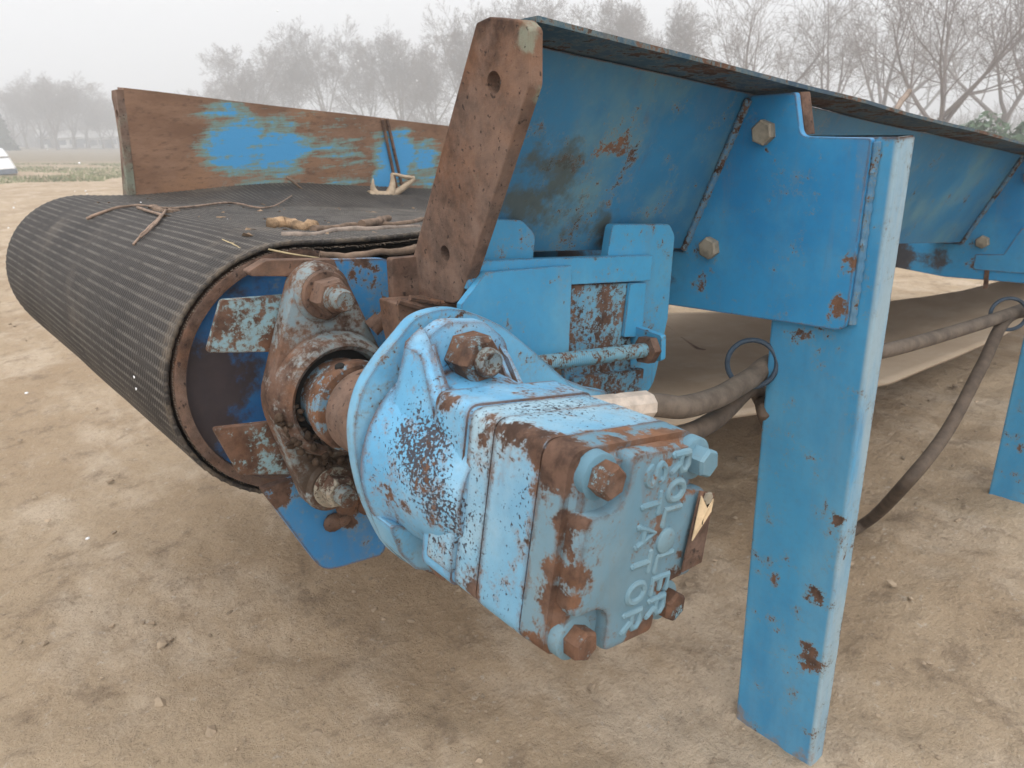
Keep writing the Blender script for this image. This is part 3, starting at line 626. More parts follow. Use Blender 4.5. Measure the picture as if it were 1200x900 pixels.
# flange bearing -------------------------------------------------------
def bearing():
    c = Vector((-.436, 0, .5605)); b1 = Vector((-.4325, 0, .655)); b2 = Vector((-.452, 0, .470))
    circ = [(c, .061), (b1, .027), (b2, .027)]
    pts = []
    import itertools
    for cc, r in circ:
        for k in range(40):
            a = 2 * math.pi * k / 40; pts.append((cc.x + r * math.cos(a), cc.z + r * math.sin(a)))
    pts = sorted(set(pts))
    def cross(o, a, b): return (a[0] - o[0]) * (b[1] - o[1]) - (a[1] - o[1]) * (b[0] - o[0])
    lo, hi = [], []
    for p in pts:
        while len(lo) >= 2 and cross(lo[-2], lo[-1], p) <= 0: lo.pop()
        lo.append(p)
    for p in reversed(pts):
        while len(hi) >= 2 and cross(hi[-2], hi[-1], p) <= 0: hi.pop()
        hi.append(p)
    hull = lo[:-1] + hi[:-1]
    bm = bmesh.new()
    bm_prism(bm, [(p[0], .206, p[1]) for p in hull], (0, -.024, 0), .004)
    bm_lathe(bm, (c.x, .184, c.z), (0, -1, 0), [(0, .061), (.006, .0595), (.016, .057), (.022, .0545), (.024, .050), (.020, .046), (.004, .044)], 48, False)
    for b_ in (b1, b2): bm_lathe(bm, (b_.x, .183, b_.z), (0, -1, 0), [(0, .0265), (.003, .0245), (.005, .0225)], 28)
    o = from_bm('flange_bearing', bm, M_bear, conv); tag(o, 'two bolt flange bearing caked in rust and grease')
    bm = bmesh.new(); bm_lathe(bm, (c.x, .18, c.z), (0, -1, 0), [(0, .0455), (.004, .0445), (.006, .034)], 40); from_bm('seal', bm, M_black, o)
    bm = bmesh.new(); bm_lathe(bm, (c.x, .178, c.z), (0, -1, 0), [(0, .036), (.016, .037), (.030, .041), (.042, .0415), (.045, .039), (.046, .03)], 40); from_bm('locking_collar', bm, paint('collar_paint', (.08, .2, .33), (.12, .26, .36), (.3, .3, .26), chip=.47, chip_scale=16, edge=.003, off=71, orange=.6, rough=.7), o)
    bm = bmesh.new(); bm_lathe(bm, (c.x - .010, .1395, c.z + .0395), (-.25, -.1, 1), [(0, .0048), (.002, .004)], 12); from_bm('set_screw', bm, M_black, o)
    n1 = hex_bolt('nut', (b1.x, .177, b1.z), (0, -1, 0), .0172, .017, M_rust2, o, True, rot=20)
    bm = bmesh.new(); bm_lathe(bm, (b1.x, .157, b1.z), (0, -1, 0), [(0, .0125), (.004, .0125), (.005, .0100), (.014, .0098), (.017, .008)], 20); from_bm('stud', bm, M_stud, o)
    hex_bolt('nut', (b2.x, .177, b2.z), (0, -1, 0), .0160, .015, paint('pale_nut', (.26, .205, .15), (.30, .25, .19), (.36, .32, .27), chip=.55, edge=0, off=75, rough=.7), o, True, rot=0)
    bm = bmesh.new(); bm_lathe(bm, (b2.x, .160, b2.z), (0, -1, 0), [(0, .0100), (.012, .0100), (.014, .0088)], 20); from_bm('stud', bm, M_stud, o)
    # grease fitting
    p = Vector((c.x + .052, .172, c.z + .062)); d = Vector((.75, -.25, .6)).normalized(); bm = bmesh.new()
    bm_lathe(bm, p - d * .012, d, [(0, .009), (.012, .008), (.013, .0055), (.022, .005), (.023, .0068), (.029, .0066), (.030, .003)], 14); from_bm('grease_fitting', bm, M_rust2, o)
    # grease and grit lumps under the collar
    rnd = random.Random(11)
    bm = bmesh.new()
    for i in range(130):
        a = rnd.uniform(math.pi * .95, math.pi * 2.05); r = rnd.uniform(.040, .062); y = .163 + rnd.uniform(-.004, .012)
        m = Matrix.Translation((c.x + r * math.cos(a), y, c.z + r * math.sin(a))) @ Matrix.Diagonal((*[rnd.uniform(.002, .0055) for _ in range(3)], 1))
        bmesh.ops.create_icosphere(bm, subdivisions=1, radius=1, matrix=m)
    for i in range(60):
        a = rnd.uniform(0, 6.28); r = rnd.uniform(0, .03)
        m = Matrix.Translation((b2.x + .012 + r * math.cos(a), .180, b2.z + .032 + r * math.sin(a))) @ Matrix.Diagonal((*[rnd.uniform(.002, .005) for _ in range(3)], 1))
        bmesh.ops.create_icosphere(bm, subdivisions=1, radius=1, matrix=m)
    g = from_bm('caked_grease', bm, plain('grease_grit', (.055, .036, .024), .9, .45, 90, .8, .001, .2), o, 60); g['kind'] = 'stuff'
    # shaft / coupling
    bm = bmesh.new(); bm_lathe(bm, (c.x + .003, .136, c.z - .001), (0, -1, 0), [(-.06, .028), (.004, .030), (.006, .037), (.010, .0385), (.07, .0385), (.075, .036), (.080, .034), (.12, .034)], 48)
    sft = from_bm('shaft_coupling', bm, rust('coupling_rust', 33, .45, .45, green=[(-.42, .09, .6, .03, .55)]), conv)
    bm = bmesh.new(); bm_lathe(bm, [-0.4629, 0.112, 0.5614], (-.6, -.55, .0), [(-.010, .0048), (.001, .0052)], 12); from_bm('set_screw_hole', bm, M_black, sft)
    rnd = random.Random(2); bm = bmesh.new()       # rust lump stuck on the side plate
    for i in range(14):
        m = Matrix.Translation((-.425 + rnd.uniform(-.02, .025), .212, .432 + rnd.uniform(-.022, .018))) @ Matrix.Diagonal((rnd.uniform(.008, .016), .006, rnd.uniform(.008, .016), 1))
        bmesh.ops.create_icosphere(bm, subdivisions=2, radius=1, matrix=m)
    from_bm('rust_lump', bm, M_rust2, conv)
bearing()

# hydraulic motor -------------------------------------------------------
A_ = R(-12); MC = Vector((-.421, 0, .559)); MU = Vector((math.cos(A_), 0, math.sin(A_))); MV = Vector((-math.sin(A_), 0, math.cos(A_)))
def mp(u, v, y): return MC + MU * u + MV * v + Vector((0, y, 0))
def mlathe_c(u, v): return mp(u, v, 0)
def sect(bm, y0, y1, half, rad, bev, du=0, dv=0, taper=0, nu=None):
    hv_ = half + .0065; q = round_poly([(-half + du, -hv_ + dv), (half + du, -hv_ + dv), (half + du, hv_ + dv), (-half + du, hv_ + dv)], rad, 6)
    pts = [mp(p.x, p.y, y0) for p in q]; vs_ = [bm.verts.new(p) for p in pts]; f = bm.faces.new(vs_)
    r = bmesh.ops.extrude_face_region(bm, geom=[f]); nv = [g for g in r['geom'] if isinstance(g, bmesh.types.BMVert)]
    cc = mp(du, dv, y0)
    for v in nv: v.co = cc + (v.co - cc) * (1 - taper) + Vector((0, y1 - y0, 0))
    tops = [e for e in bm.edges if e.verts[0] in nv and e.verts[1] in nv and len(e.link_faces) == 2 and e.calc_face_angle(0) > R(40)]
    bots = [e for e in bm.edges if e.verts[0] in vs_ and e.verts[1] in vs_ and len(e.link_faces) == 2 and e.calc_face_angle(0) > R(40)]
    bmesh.ops.bevel(bm, geom=tops, offset=bev, segments=3, affect='EDGES', clamp_overlap=True)
def motor():
    bm = bmesh.new()
    # round housing running into a square pad
    bm_lathe(bm, mp(-.004, 0, .012), (0, -1, 0), [(0, .076), (.006, .074), (.016, .069), (.05, .0645), (.068, .062), (.09, .056)], 56)
    # casting lobe and pocket wall round the mounting nut
    q = round_poly([(-.052, .040), (-.050, .088), (-.030, .102), (.004, .102), (.026, .088), (.040, .050), (.02, .03)], [.01, .02, .015, .02, .02, .02, 0], 4)
    bm_prism(bm, [mp(p.x, p.y, .010) for p in q], (0, -.016, 0), .004)
    def rib(base, top):
        B_ = [bm.verts.new(mp(u, v, .009)) for u, v in base]; T_ = [bm.verts.new(mp(u, v, y)) for u, v, y in top]
        bm.faces.new(B_); bm.faces.new(T_); es = []
        for k in range(4):
            f = bm.faces.new((B_[k], B_[(k + 1) % 4], T_[(k + 1) % 4], T_[k]))
        bmesh.ops.bevel(bm, geom=[e for e in bm.edges if e.verts[0] in T_ + B_ and e.verts[1] in T_ + B_], offset=.007, segments=3, affect='EDGES', clamp_overlap=True)
    rib([(-.066, .020), (-.058, .088), (-.040, .103), (-.028, .02)], [(-.058, .020, -.060), (-.049, .084, -.012), (-.040, .090, -.010), (-.036, .02, -.060)])
    rib([(.014, .03), (.012, .098), (.034, .080), (.052, .03)], [(.018, .03, -.052), (.016, .090, -.010), (.026, .076, -.010), (.040, .03, -.052)])
    sect(bm, -.037, -.0735, .0560, .009, .003)
    body = from_bm('hydraulic_motor', bm, M_motor, conv, 40); tag(body, 'pale blue hydraulic motor with flaking paint and cast lettering')
    # flange plate
    fl = [(-0.4546, 0.6546), (-0.4393, 0.6649), (-0.4193, 0.6669), (-0.3967, 0.6615), (-0.3652, 0.6438), (-0.3399, 0.6223), (-0.3097, 0.592), (-0.2668, 0.5406), (-0.2789, 0.4748), (-0.324, 0.43), (-0.3854, 0.4188), (-0.4296, 0.4371), (-0.4574, 0.4612), (-0.4755, 0.4813), (-0.4875, 0.5053), (-0.498, 0.5496), (-0.4985, 0.5938), (-0.4885, 0.6228), (-0.4728, 0.6404)]
    bm = bmesh.new(); q = catmull([(p[0], .018, p[1]) for p in fl] + [(fl[0][0], .018, fl[0][1])], 5)[:-1]
    bm_prism(bm, q, (0, .013, 0), .0025)
    from_bm('mounting_flange', bm, M_flange, body)
    # small foot block at the flange's lower edge
    plate_y('flange_foot', -.012, .0175, [(-0.4965, 0.5349), (-0.445, 0.5015), (-0.4479, 0.4706), (-0.4786, 0.4876), (-0.4896, 0.5062)], M_flange, body, .004)
    hex_bolt('mounting_nut', [-0.4565, -0.013, 0.487], (0, -1, 0), .013, .012, M_bolt_r, body, False)
    # rear ring / gerotor plates / end cover
    def part(name, *a, mat=M_motor_l, **k):
        bm = bmesh.new(); sect(bm, *a, **k); return from_bm(name, bm, mat, body, 40)
    part('wear_plate', -.0738, -.098, .0550, .010, .0016)
    part('gerotor_ring', -.0983, -.1403, .0557, .011, .0014)
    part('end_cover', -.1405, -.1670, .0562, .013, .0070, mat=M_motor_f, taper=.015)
    bm = bmesh.new()     # raised face with a pocket cut out at each corner for the bolt heads
    h = .0545; hv_ = .0610; cu = .0315; cut = []
    for sx, sy in ((-1, -1), (1, -1), (1, 1), (-1, 1)):
        k = [(sx * h, sy * (hv_ - cu)), (sx * (h - cu), sy * (hv_ - cu)), (sx * (h - cu), sy * hv_)]
        cut += k if sx * sy > 0 else k[::-1]
    q = round_poly(cut, [.006, .016, .006] * 4, 5)
    bm_prism(bm, [mp(p.x + .002, p.y - .001, -.160) for p in q], (0, -.0155, 0), .0055)
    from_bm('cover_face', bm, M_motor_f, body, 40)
    bm = bmesh.new()   # raised square pad on the left flank
    q = [mp(-.0575, -.052, -.043), mp(-.0575, -.020, -.043), mp(-.0575, -.020, -.072), mp(-.0575, -.052, -.072)]
    bm_prism(bm, q, MU * .02, .003); from_bm('side_pad', bm, M_motor_l, body)
    # cover bolts in their corner pockets
    for (u, v, r, mt) in ((-.0372, .0475, .0104, M_bolt_r), (.0505, .0455, .0098, M_letter), (.0430, -.0500, .0102, M_bolt_r), (-.0390, -.0500, .0098, M_bolt_r)):
        hex_bolt('cover_bolt', mp(u, v, -.1660), (0, -1, 0), r, .0105, mt, body, True, rot=random.uniform(0, 50))
        bm = bmesh.new(); bm_lathe(bm, mp(u, v, -.160), (0, -1, 0), [(0, .0138), (.0070, .0135), (.0076, .0125)], 28); from_bm('bolt_pad', bm, M_letter, body)
    # mounting nuts
    nb = hex_bolt('mounting_nut', mp(-.0130, .0785, -.0065), (0, -1, 0), .0178, .024, M_bolt_r, body, False, rot=14)
    bm = bmesh.new(); bm_lathe(bm, mp(-.0130, .0785, -.0315), (0, -1, 0), [(0, .0105), (.003, .0105), (.006, .0100), (.0075, .008), (.006, .004)], 24); from_bm('stud', bm, M_stud, body)
    # cast lettering: reads down the cover, letters lying on their right side
    G_ = {
        'S': [[(.9, .82), (.7, 1), (.3, 1), (.08, .82), (.1, .62), (.9, .4), (.92, .18), (.7, 0), (.3, 0), (.08, .18)]],
        'T': [[(0, 1), (1, 1)], [(.5, 1), (.5, 0)]],
        'A': [[(0, 0), (.5, 1), (1, 0)], [(.2, .36), (.8, .36)]],
        'O': [[(.5, 1), (.15, .85), (.02, .5), (.15, .15), (.5, 0), (.85, .15), (.98, .5), (.85, .85), (.5, 1)]],
        'R': [[(.05, 0), (.05, 1), (.65, 1), (.92, .85), (.92, .62), (.65, .48), (.05, .48)], [(.5, .48), (.95, 0)]],
        'L': [[(.08, 1), (.08, 0), (.9, 0)]],
        'E': [[(.9, 1), (.08, 1), (.08, 0), (.9, 0)], [(.08, .52), (.75, .52)]]}
    def letter(ch, u, v, w, h):
        bm = bmesh.new()
        for st in G_[ch]:
            P = [mp(u + (q[1] - .5) * h, v - (q[0] - .5) * w, -.1746) for q in st]
            if len(P) > 3: P = catmull(P, 3) if ch in 'SO' else P
            bm_tube(bm, P, .0026, 8)
            for p in (P[0], P[-1]): bmesh.ops.create_icosphere(bm, subdivisions=1, radius=.0026, matrix=Matrix.Translation(p))
        from_bm('letter', bm, M_letter, body)
    for i, ch in enumerate('STATOR'): letter(ch, .0005, .046 - i * .0186, .0125, .0155)
    for ch, v in zip('ROLLER', (.050, .0325, .0165, -.0135, -.0285, -.0435)): letter(ch, .0225, v, .0118, .0150)
    bm = bmesh.new(); bm_lathe(bm, mp(.0205, .0010, -.1745), (0, -1, 0), [(0, .0085), (.0022, .0080), (.0030, .0068)], 28); from_bm('cast_disc', bm, M_letter, body)
    # riveted tag, folded paper over a rusty plate
    tg = [mp(.043, .030, -.178), mp(.058, .026, -.1785), mp(.060, -.022, -.1775), mp(.040, -.024, -.1775)]
    bm = bmesh.new(); bm_prism(bm, tg, (0, -.0016, 0), .0003); from_bm('rating_plate', bm, M_nut_o, body)
    bm = bmesh.new(); bm_prism(bm, [mp(.0425, .0275, -.1803), mp(.0475, .019, -.183), mp(.0565, .023, -.1803), mp(.0565, .0145, -.1803), mp(.0415, -.002, -.1803)], (0, -.0007, 0), 0); from_bm('paper_tag', bm, M_tagp, body, 0)
    for k in range(2):
        bm = bmesh.new(); bm_tube(bm, [mp(.0455 + k * .003, .0115, -.1811), mp(.0455 + k * .003, .0075, -.1811)], .0004, 4); from_bm('tag_mark', bm, M_black, body)
    hex_bolt('rivet', mp(.0500, .0245, -.1800), (0, -1, 0), .0042, .002, M_bolt_g, body, False)
    # port boss and hose adapters at the back
    bm = bmesh.new(); bm_lathe(bm, mp(.045, .012, -.050), MU, [(0, .022), (.022, .020), (.024, .016), (.050, .016)], 28); from_bm('port_boss', bm, M_motor, body)
    bm = bmesh.new(); bm_lathe(bm, mp(.045, -.026, -.050), MU, [(0, .022), (.022, .020), (.024, .016), (.050, .016)], 28); from_bm('port_boss', bm, M_motor, body)
motor()
def sheet_tab():  # torque arm end beyond the flange
    plate_y('torque_tab', .020, .030, [(-0.3155, 0.5992), (-0.2941, 0.5778), (-0.2645, 0.5604), (-0.2396, 0.5498), (-0.2396, 0.5333), (-0.3171, 0.5574)], M_flange, conv, [.002, .02, .02, .006, 0, 0])
sheet_tab()

# ---------------------------------------------------------------- hoses and guide rings
def hose(name, pts, r, mat, label, n=12):
    bm = bmesh.new(); bm_tube(bm, catmull(pts, n), r, 16)
    o = from_bm(name, bm, mat); return tag(o, label, 'hose')
P1 = [(-0.3518, -0.0173, 0.548), (-0.298, 0.0083, 0.5484), (-0.2009, 0.0028, 0.5291), (-0.1535, -0.0017, 0.5139), (-0.0872, 0.0018, 0.5042), (-0.0174, 0.0076, 0.5045), (0.0463, 0.012, 0.5061), (0.2748, 0.0442, 0.4435), (0.4355, 0.0396, 0.4186), (0.6378, 0.0312, 0.3982), (0.8638, 0.0085, 0.3875), (1.0424, -0.0122, 0.387)]
h1 = hose('hydraulic_hose', P1, .0118, M_hose, 'upper grey brown hose with pale ferrule running from the motor through both rings')
bm = bmesh.new(); fa, fb = [(-0.3045, 0.0078, 0.5507), (-0.2022, 0.0039, 0.5291)]; fd = Vector(fb) - Vector(fa); bm_lathe(bm, fa, fd, [(0, .0125), (.002, .0146), (fd.length * .55, .0146), (fd.length * .56, .0140), (fd.length * .62, .0140), (fd.length * .63, .0147), (fd.length * .98, .0147), (fd.length, .0138), (fd.length - .001, .011)], 10); from_bm('ferrule', bm, M_fit, h1, 25)
P2 = [(-0.3118, -0.0157, 0.5334), (-0.2374, -0.0026, 0.5143), (-0.168, -0.0037, 0.4865), (-0.0767, 0.0112, 0.471), (0.0033, 0.0212, 0.4824), (0.0368, 0.0231, 0.4577), (0.0529, 0.0177, 0.4177)] + [(0.6399, 0.2907, 0.011), (0.5082, 0.1254, 0.011), (0.583, 0.0948, 0.011)] + [(0.4358, -0.0145, 0.2001), (0.5719, -0.0174, 0.2491), (0.7229, -0.0063, 0.3229), (0.8765, 0.0081, 0.3797), (1.0354, -0.0187, 0.3627)]
h2 = hose('hydraulic_hose', P2, .0106, M_hose2, 'lower dark hose drooping to the ground behind the front leg')
def ring(c, r, tr, nrm, label):
    c = Vector(c); u, v = frame_of(nrm); bm = bmesh.new()
    bm_tube(bm, [c + (u * math.cos(a) + v * math.sin(a)) * r for a in [2 * math.pi * k / 40 for k in range(41)]], tr, 8, False)
    o = from_bm('guide_ring', bm, M_ring, conv); tag(o, label)
ring((-0.0123, 0.011, 0.5197), .0265, .0030, (.75, .45, -.2), 'round dark steel hose ring beside the front leg')
ring((0.8668, 0.0068, 0.3889), .0300, .0036, (.75, .45, -.2), 'dark steel hose ring by the second leg')

# ---------------------------------------------------------------- debris on the belt
def belt_up(x, y):
    t = min(1, max(0, (x + .41) / .42)); t = t * t * (3 - 2 * t)
    return (.034 * max(0, 1 - (y - .262) / .17) ** 1.4 + .046 * max(0, 1 - (1.098 - y) / .20) ** 1.3) * t
def stick(name, pts, r0, r1, mat, label, cat, knots=0, lift=None, n=6, seed=1):
    rnd = random.Random(seed); P = []; n = 4
    for p in catmull(pts, n):
        q = Vector(p)
        if lift is not None: q.z += lift
        P.append(q + Vector((rnd.uniform(-1, 1), rnd.uniform(-1, 1), rnd.uniform(-.6, .6))) * r0 * (.55 if r0 > .004 else .35))
    bm = bmesh.new(); bm_tube(bm, P, lambda t: (r0 + (r1 - r0) * t) * (1 + .12 * math.sin(t * 9 + seed)), 8)
    return tag(from_bm(name, bm, mat, None, 60), label, cat)
def BP(lst, lift):
    return [(x, y, z + lift) for x, y, z in lst]
stick('twig', BP([(-0.5036, 0.7712, 0.6747), (-0.4685, 0.7585, 0.6856), (-0.4354, 0.7531, 0.6868), (-0.4134, 0.6863, 0.6842), (-0.3559, 0.7557, 0.6758), (-0.257, 0.8939, 0.6612), (-0.2656, 0.761, 0.6631), (-0.2115, 0.8188, 0.6551), (-0.1073, 0.9816, 0.6525)], .008), .0021, .0013, M_twig, 'long crooked thin twig lying across the top of the belt', 'twig', seed=2)
stick('twig', BP([(-0.4443, 0.7254, 0.6875), (-0.4478, 0.6143, 0.6873), (-0.4537, 0.5774, 0.6868), (-0.4853, 0.5307, 0.6788), (-0.5066, 0.5071, 0.6676)], .007), .0023, .0015, M_twig, 'pale bent twig hanging down the front of the drum', 'twig', seed=3)
stick('twig', BP([(-0.4277, 0.6493, 0.6865), (-0.4556, 0.5705, 0.6865), (-0.4847, 0.5179, 0.679), (-0.4977, 0.5088, 0.673)], .008), .0019, .0012, M_twig, 'short twig beside the bent twig on the belt', 'twig', seed=4)
stick('bark_piece', BP([(-0.425, 0.7358, 0.6856), (-0.4286, 0.6501, 0.6865), (-0.4039, 0.6883, 0.6829)], .005), .005, .004, M_wood, 'dark curl of bark at the fork of the twigs', 'bark', seed=5)
stick('rotten_branch', BP([(-0.383, 0.416, 0.6813), (-0.3567, 0.428, 0.6775), (-0.3549, 0.3915, 0.6777), (-0.3408, 0.3772, 0.6761)], .008), .0070, .0060, M_rot, 'crumbling yellow rotten branch end on the belt', 'branch', seed=6)
stick('branch', BP([(-0.3499, 0.3665, 0.6775), (-0.3007, 0.3978, 0.6706), (-0.2386, 0.4442, 0.6609), (-0.1709, 0.4755, 0.6512), (-0.0764, 0.5599, 0.6375)], .006), .0042, .0034, M_wood, 'brown branch behind the rotten piece on the belt', 'branch', seed=7)
stick('branch', BP([(-0.407, 0.3152, 0.6853), (-0.3791, 0.3096, 0.6818), (-0.3215, 0.3565, 0.6744), (-0.2809, 0.3505, 0.6702), (-0.1953, 0.3889, 0.6578)], .005), .0034, .0042, M_grey_w, 'pale grey split branch along the near edge of the belt', 'branch', seed=8)
stick('branch_stub', BP([(-0.2745, 0.3936, 0.6673), (-0.2137, 0.4594, 0.6572), (-0.1615, 0.519, 0.6497)], .010), .006, .005, M_wood, 'short branch stub on top of the other branches', 'branch', seed=9)
stick('straw', BP([(-0.4794, 0.4145, 0.6794), (-0.4633, 0.3601, 0.6837), (-0.4517, 0.2957, 0.6855), (-0.433, 0.2409, 0.6808), (-0.3872, 0.2403, 0.6668)], .003), .0011, .0009, M_straw, 'long dry grass stalk over the belt edge', 'straw', seed=10)
stick('straw', BP([(-0.457, 0.3473, 0.685), (-0.4588, 0.3091, 0.6843), (-0.4609, 0.2877, 0.6838)], .004), .0012, .0008, M_straw, 'short dry grass blade near the belt edge', 'straw', seed=11)
stick('branch', [[-0.4059, 0.235, 0.6795], [-0.3799, 0.235, 0.6729], [-0.3469, 0.235, 0.6719], [-0.3173, 0.235, 0.669], [-0.2945, 0.235, 0.6681]], .0034, .004, M_wood, 'dark stick lying on the side plate beneath the belt', 'branch', seed=12)
stick('twig', [[-0.0879, 1.04, 0.6907], [-0.0718, 1.04, 0.6774], [-0.059, 1.04, 0.6643]], .0024, .002, M_wood, 'dark little twig leaning on the far skirt', 'twig', seed=13)
stick('broken_branch', [[0.3687, 0.075, 0.734], [0.397, 0.075, 0.7608], [0.4229, 0.075, 0.7801], [0.45, 0.075, 0.7974]], .0028, .0042, M_grey_w, 'weathered broken branch poking up behind the near skirt', 'branch', seed=14)
def leaf_litter():
    rnd = random.Random(44); V, F = [], []
    for i in range(260):
        x = rnd.uniform(-.44, .25); y = rnd.choice((rnd.uniform(.29, .62), rnd.gauss(.80, .06), rnd.uniform(.3, 1.0))); y = min(1.0, max(.28, y)); s = rnd.uniform(.003, .011)
        z = Z0 - S * x + belt_up(x, y) + .0025; a = rnd.uniform(0, 6.28); c, k = math.cos(a), math.sin(a); b = len(V)
        for (u, v, h) in ((-1, 0, 0), (-.2, .38, .25), (1, .1, .1), (.1, -.4, .3), (0, 0, -.05)):
            V.append((sk(x, y) + (u * c - v * k) * s, y + (u * k + v * c) * s, z + h * s * rnd.uniform(.5, 1.5)))
        F += [(b, b + 4, b + 1), (b + 1, b + 4, b + 2), (b + 2, b + 4, b + 3), (b + 3, b + 4, b)]
    me = bpy.data.meshes.new('leaf_litter'); me.from_pydata(V, [], F)
    tag(link('leaf_litter', me, plain('dry_leaf', (.24, .165, .105), .85, .5, 40)), 'crumbs of dry leaf and bark strewn over the belt', 'leaf litter', kind='stuff')
leaf_litter()
def antler():
    at = lambda *pp: pp
    A = [[0.0873, 1.03, 0.6371], [0.1147, 1.03, 0.6342], [0.1429, 1.03, 0.633], [0.1707, 1.03, 0.6413], [0.1948, 1.03, 0.6539], [0.2072, 1.03, 0.6621]]
    B_ = [[0.1043, 1.03, 0.6371], [0.0999, 1.03, 0.6522], [0.1025, 1.03, 0.6718]]
    C1 = [[0.1407, 1.03, 0.6332], [0.15, 1.03, 0.6545], [0.1508, 1.03, 0.6783]]
    C2 = [[0.1505, 1.03, 0.6765], [0.1656, 1.03, 0.6733], [0.1806, 1.03, 0.6682], [0.2072, 1.03, 0.6621]]
    bm = bmesh.new()
    bm_tube(bm, catmull(A, 5), lambda t: .0110 - .006 * t, 10); bm_tube(bm, catmull(B_, 5), lambda t: .0115 - .0105 * t, 8)
    bm_tube(bm, catmull(C1, 5), lambda t: .0115 - .0085 * t, 8); bm_tube(bm, catmull(C2, 5), lambda t: .0030 + .002 * t, 8)
    tag(from_bm('antler', bm, M_bone, None, 60), 'pale branched antler piece lying against the far skirt', 'antler')
antler()
def snow():
    bm = bmesh.new(); rnd = random.Random(21)
    def blob(p, s): bmesh.ops.create_icosphere(bm, subdivisions=1, radius=s, matrix=Matrix.Translation(p) @ Matrix.Diagonal((rnd.uniform(.7, 1.4), rnd.uniform(.7, 1.4), rnd.uniform(.6, 1), 1)))
    for i in range(90):
        x, y = rnd.uniform(-.42, .3), rnd.uniform(.3, 1.05); blob((sk(x, y), y, Z0 - S * x + belt_up(x, y) + .002), rnd.uniform(.001, .003))
    for i in range(40):
        a = rnd.uniform(1.7, 3.2); y = rnd.uniform(.3, 1.05); blob((sk(DC[0], y) + .129 * math.cos(a), y, DC[1] + .129 * math.sin(a)), rnd.uniform(.001, .003))
    for i in range(160):
        r = rnd.uniform(1.5, 14); a = rnd.uniform(.5, 1.75); x, y = -.695 + r * math.cos(a), -.4 + r * math.sin(a); blob((x, y, terrain(x, y)), rnd.uniform(.002, .006) * (1 + r * .12))
    o = from_bm('snow_grains', bm, M_snow, None, 60); tag(o, 'white grains of snow lying on the belt and dirt', 'snow', kind='stuff')
    bm = bmesh.new()
    for i in range(420):
        r = rnd.uniform(1.8, 9); a = R(rnd.uniform(15, 97)); e = R(rnd.uniform(-3, 22)); x, y = -.695 + r * math.cos(a) * math.cos(e), -.4 + r * math.sin(a) * math.cos(e)
        bmesh.ops.create_icosphere(bm, subdivisions=1, radius=rnd.uniform(.0022, .0045), matrix=Matrix.Translation((x, y, .8 + r * math.sin(e))))
    o = from_bm('snowflakes', bm, M_snow, None, 60); tag(o, 'small white snowflakes drifting in the foggy air', 'snowflakes', kind='stuff')
snow()

# ---------------------------------------------------------------- background
def frustum(V, F, p0, p1, r0, r1, seg):
    d = (p1 - p0)
    if d.length < 1e-5: return
    u, v = frame_of(d); b = len(V)
    for p, r in ((p0, r0), (p1, r1)):
        for k in range(seg):
            a = 2 * math.pi * k / seg; V.append(p + u * (math.cos(a) * r) + v * (math.sin(a) * r))
    for k in range(seg): F.append((b + k, b + (k + 1) % seg, b + seg + (k + 1) % seg, b + seg + k))
def tree_meshes(seed, H_, spread, forks, twig_r, last=5):
    """bare tree of height H_: returns (trunk mesh, crown mesh)"""
    rnd = random.Random(seed); TV, TF, CV, CF = [], [], [], []
    def grow(p, d, ln, r, lvl):
        V, F = (TV, TF) if lvl == 0 else (CV, CF)
        n = (5, 7, 5, 4, 2, 2)[lvl]; seg = (8, 6, 4, 3, 3, 3)[lvl]
        q = p; dd = d.copy(); r_end = max(twig_r, r * (.62, .22, .25, .3, .5, .6)[lvl]); kids = []
        for i in range(n):
            t0, t1 = i / n, (i + 1) / n
            w = (.05, .12, .15, .16, .14, .12)[lvl]
            dd = (dd + Vector((rnd.uniform(-1, 1), rnd.uniform(-1, 1), rnd.uniform(-1, 1))) * w + Vector((0, 0, (.05, .07, .06, .05, .03, .02)[lvl]))).normalized(); q2 = q + dd * ln / n
            frustum(V, F, q, q2, r + (r_end - r) * t0, r + (r_end - r) * t1, seg); q = q2
            kids.append((q2.copy(), dd.copy(), r + (r_end - r) * t1))
        if lvl >= last: return
        nk = (forks, 10, 8, 5, 4)[lvl]
        for k in range(nk):
            i = n - 1 if k == 0 else (rnd.randrange(2, n) if lvl == 0 else int(n * (.12 + .85 * (k / nk))))
            pos, bd, br = kids[min(i, n - 1)]
            ang = R(rnd.uniform(14, 42) * spread) if lvl == 0 else R(rnd.uniform(28, 62) if k else rnd.uniform(5, 25)); az = rnd.uniform(0, 2 * math.pi) if lvl else 2 * math.pi * (k + rnd.uniform(-.3, .3)) / nk
            u, v = frame_of(bd); nd = (bd * math.cos(ang) + (u * math.cos(az) + v * math.sin(az)) * math.sin(ang)).normalized()
            f = rnd.uniform(1.5, 2.2) if lvl == 0 else (rnd.uniform(.34, .56) if lvl < 3 else rnd.uniform(.5, .75)) * (1.15 - .5 * (i / n if k else .6))
            grow(pos, nd, ln * f, max(twig_r, br * (rnd.uniform(.55, .8) if lvl == 0 else rnd.uniform(.4, .6))), lvl + 1)
    grow(Vector((0, 0, 0)), Vector((rnd.uniform(-.06, .06), rnd.uniform(-.06, .06), 1)).normalized(), H_ * .25, H_ * .020, 0)
    top = sorted(v.z for v in CV)[int(len(CV) * .992)]; k = H_ / top
    out = []
    for nm, V, F in (('trunk', TV, TF), ('crown', CV, CF)):
        me = bpy.data.meshes.new(nm); me.from_pydata([v * k for v in V], [], F); out.append(me)
    return out
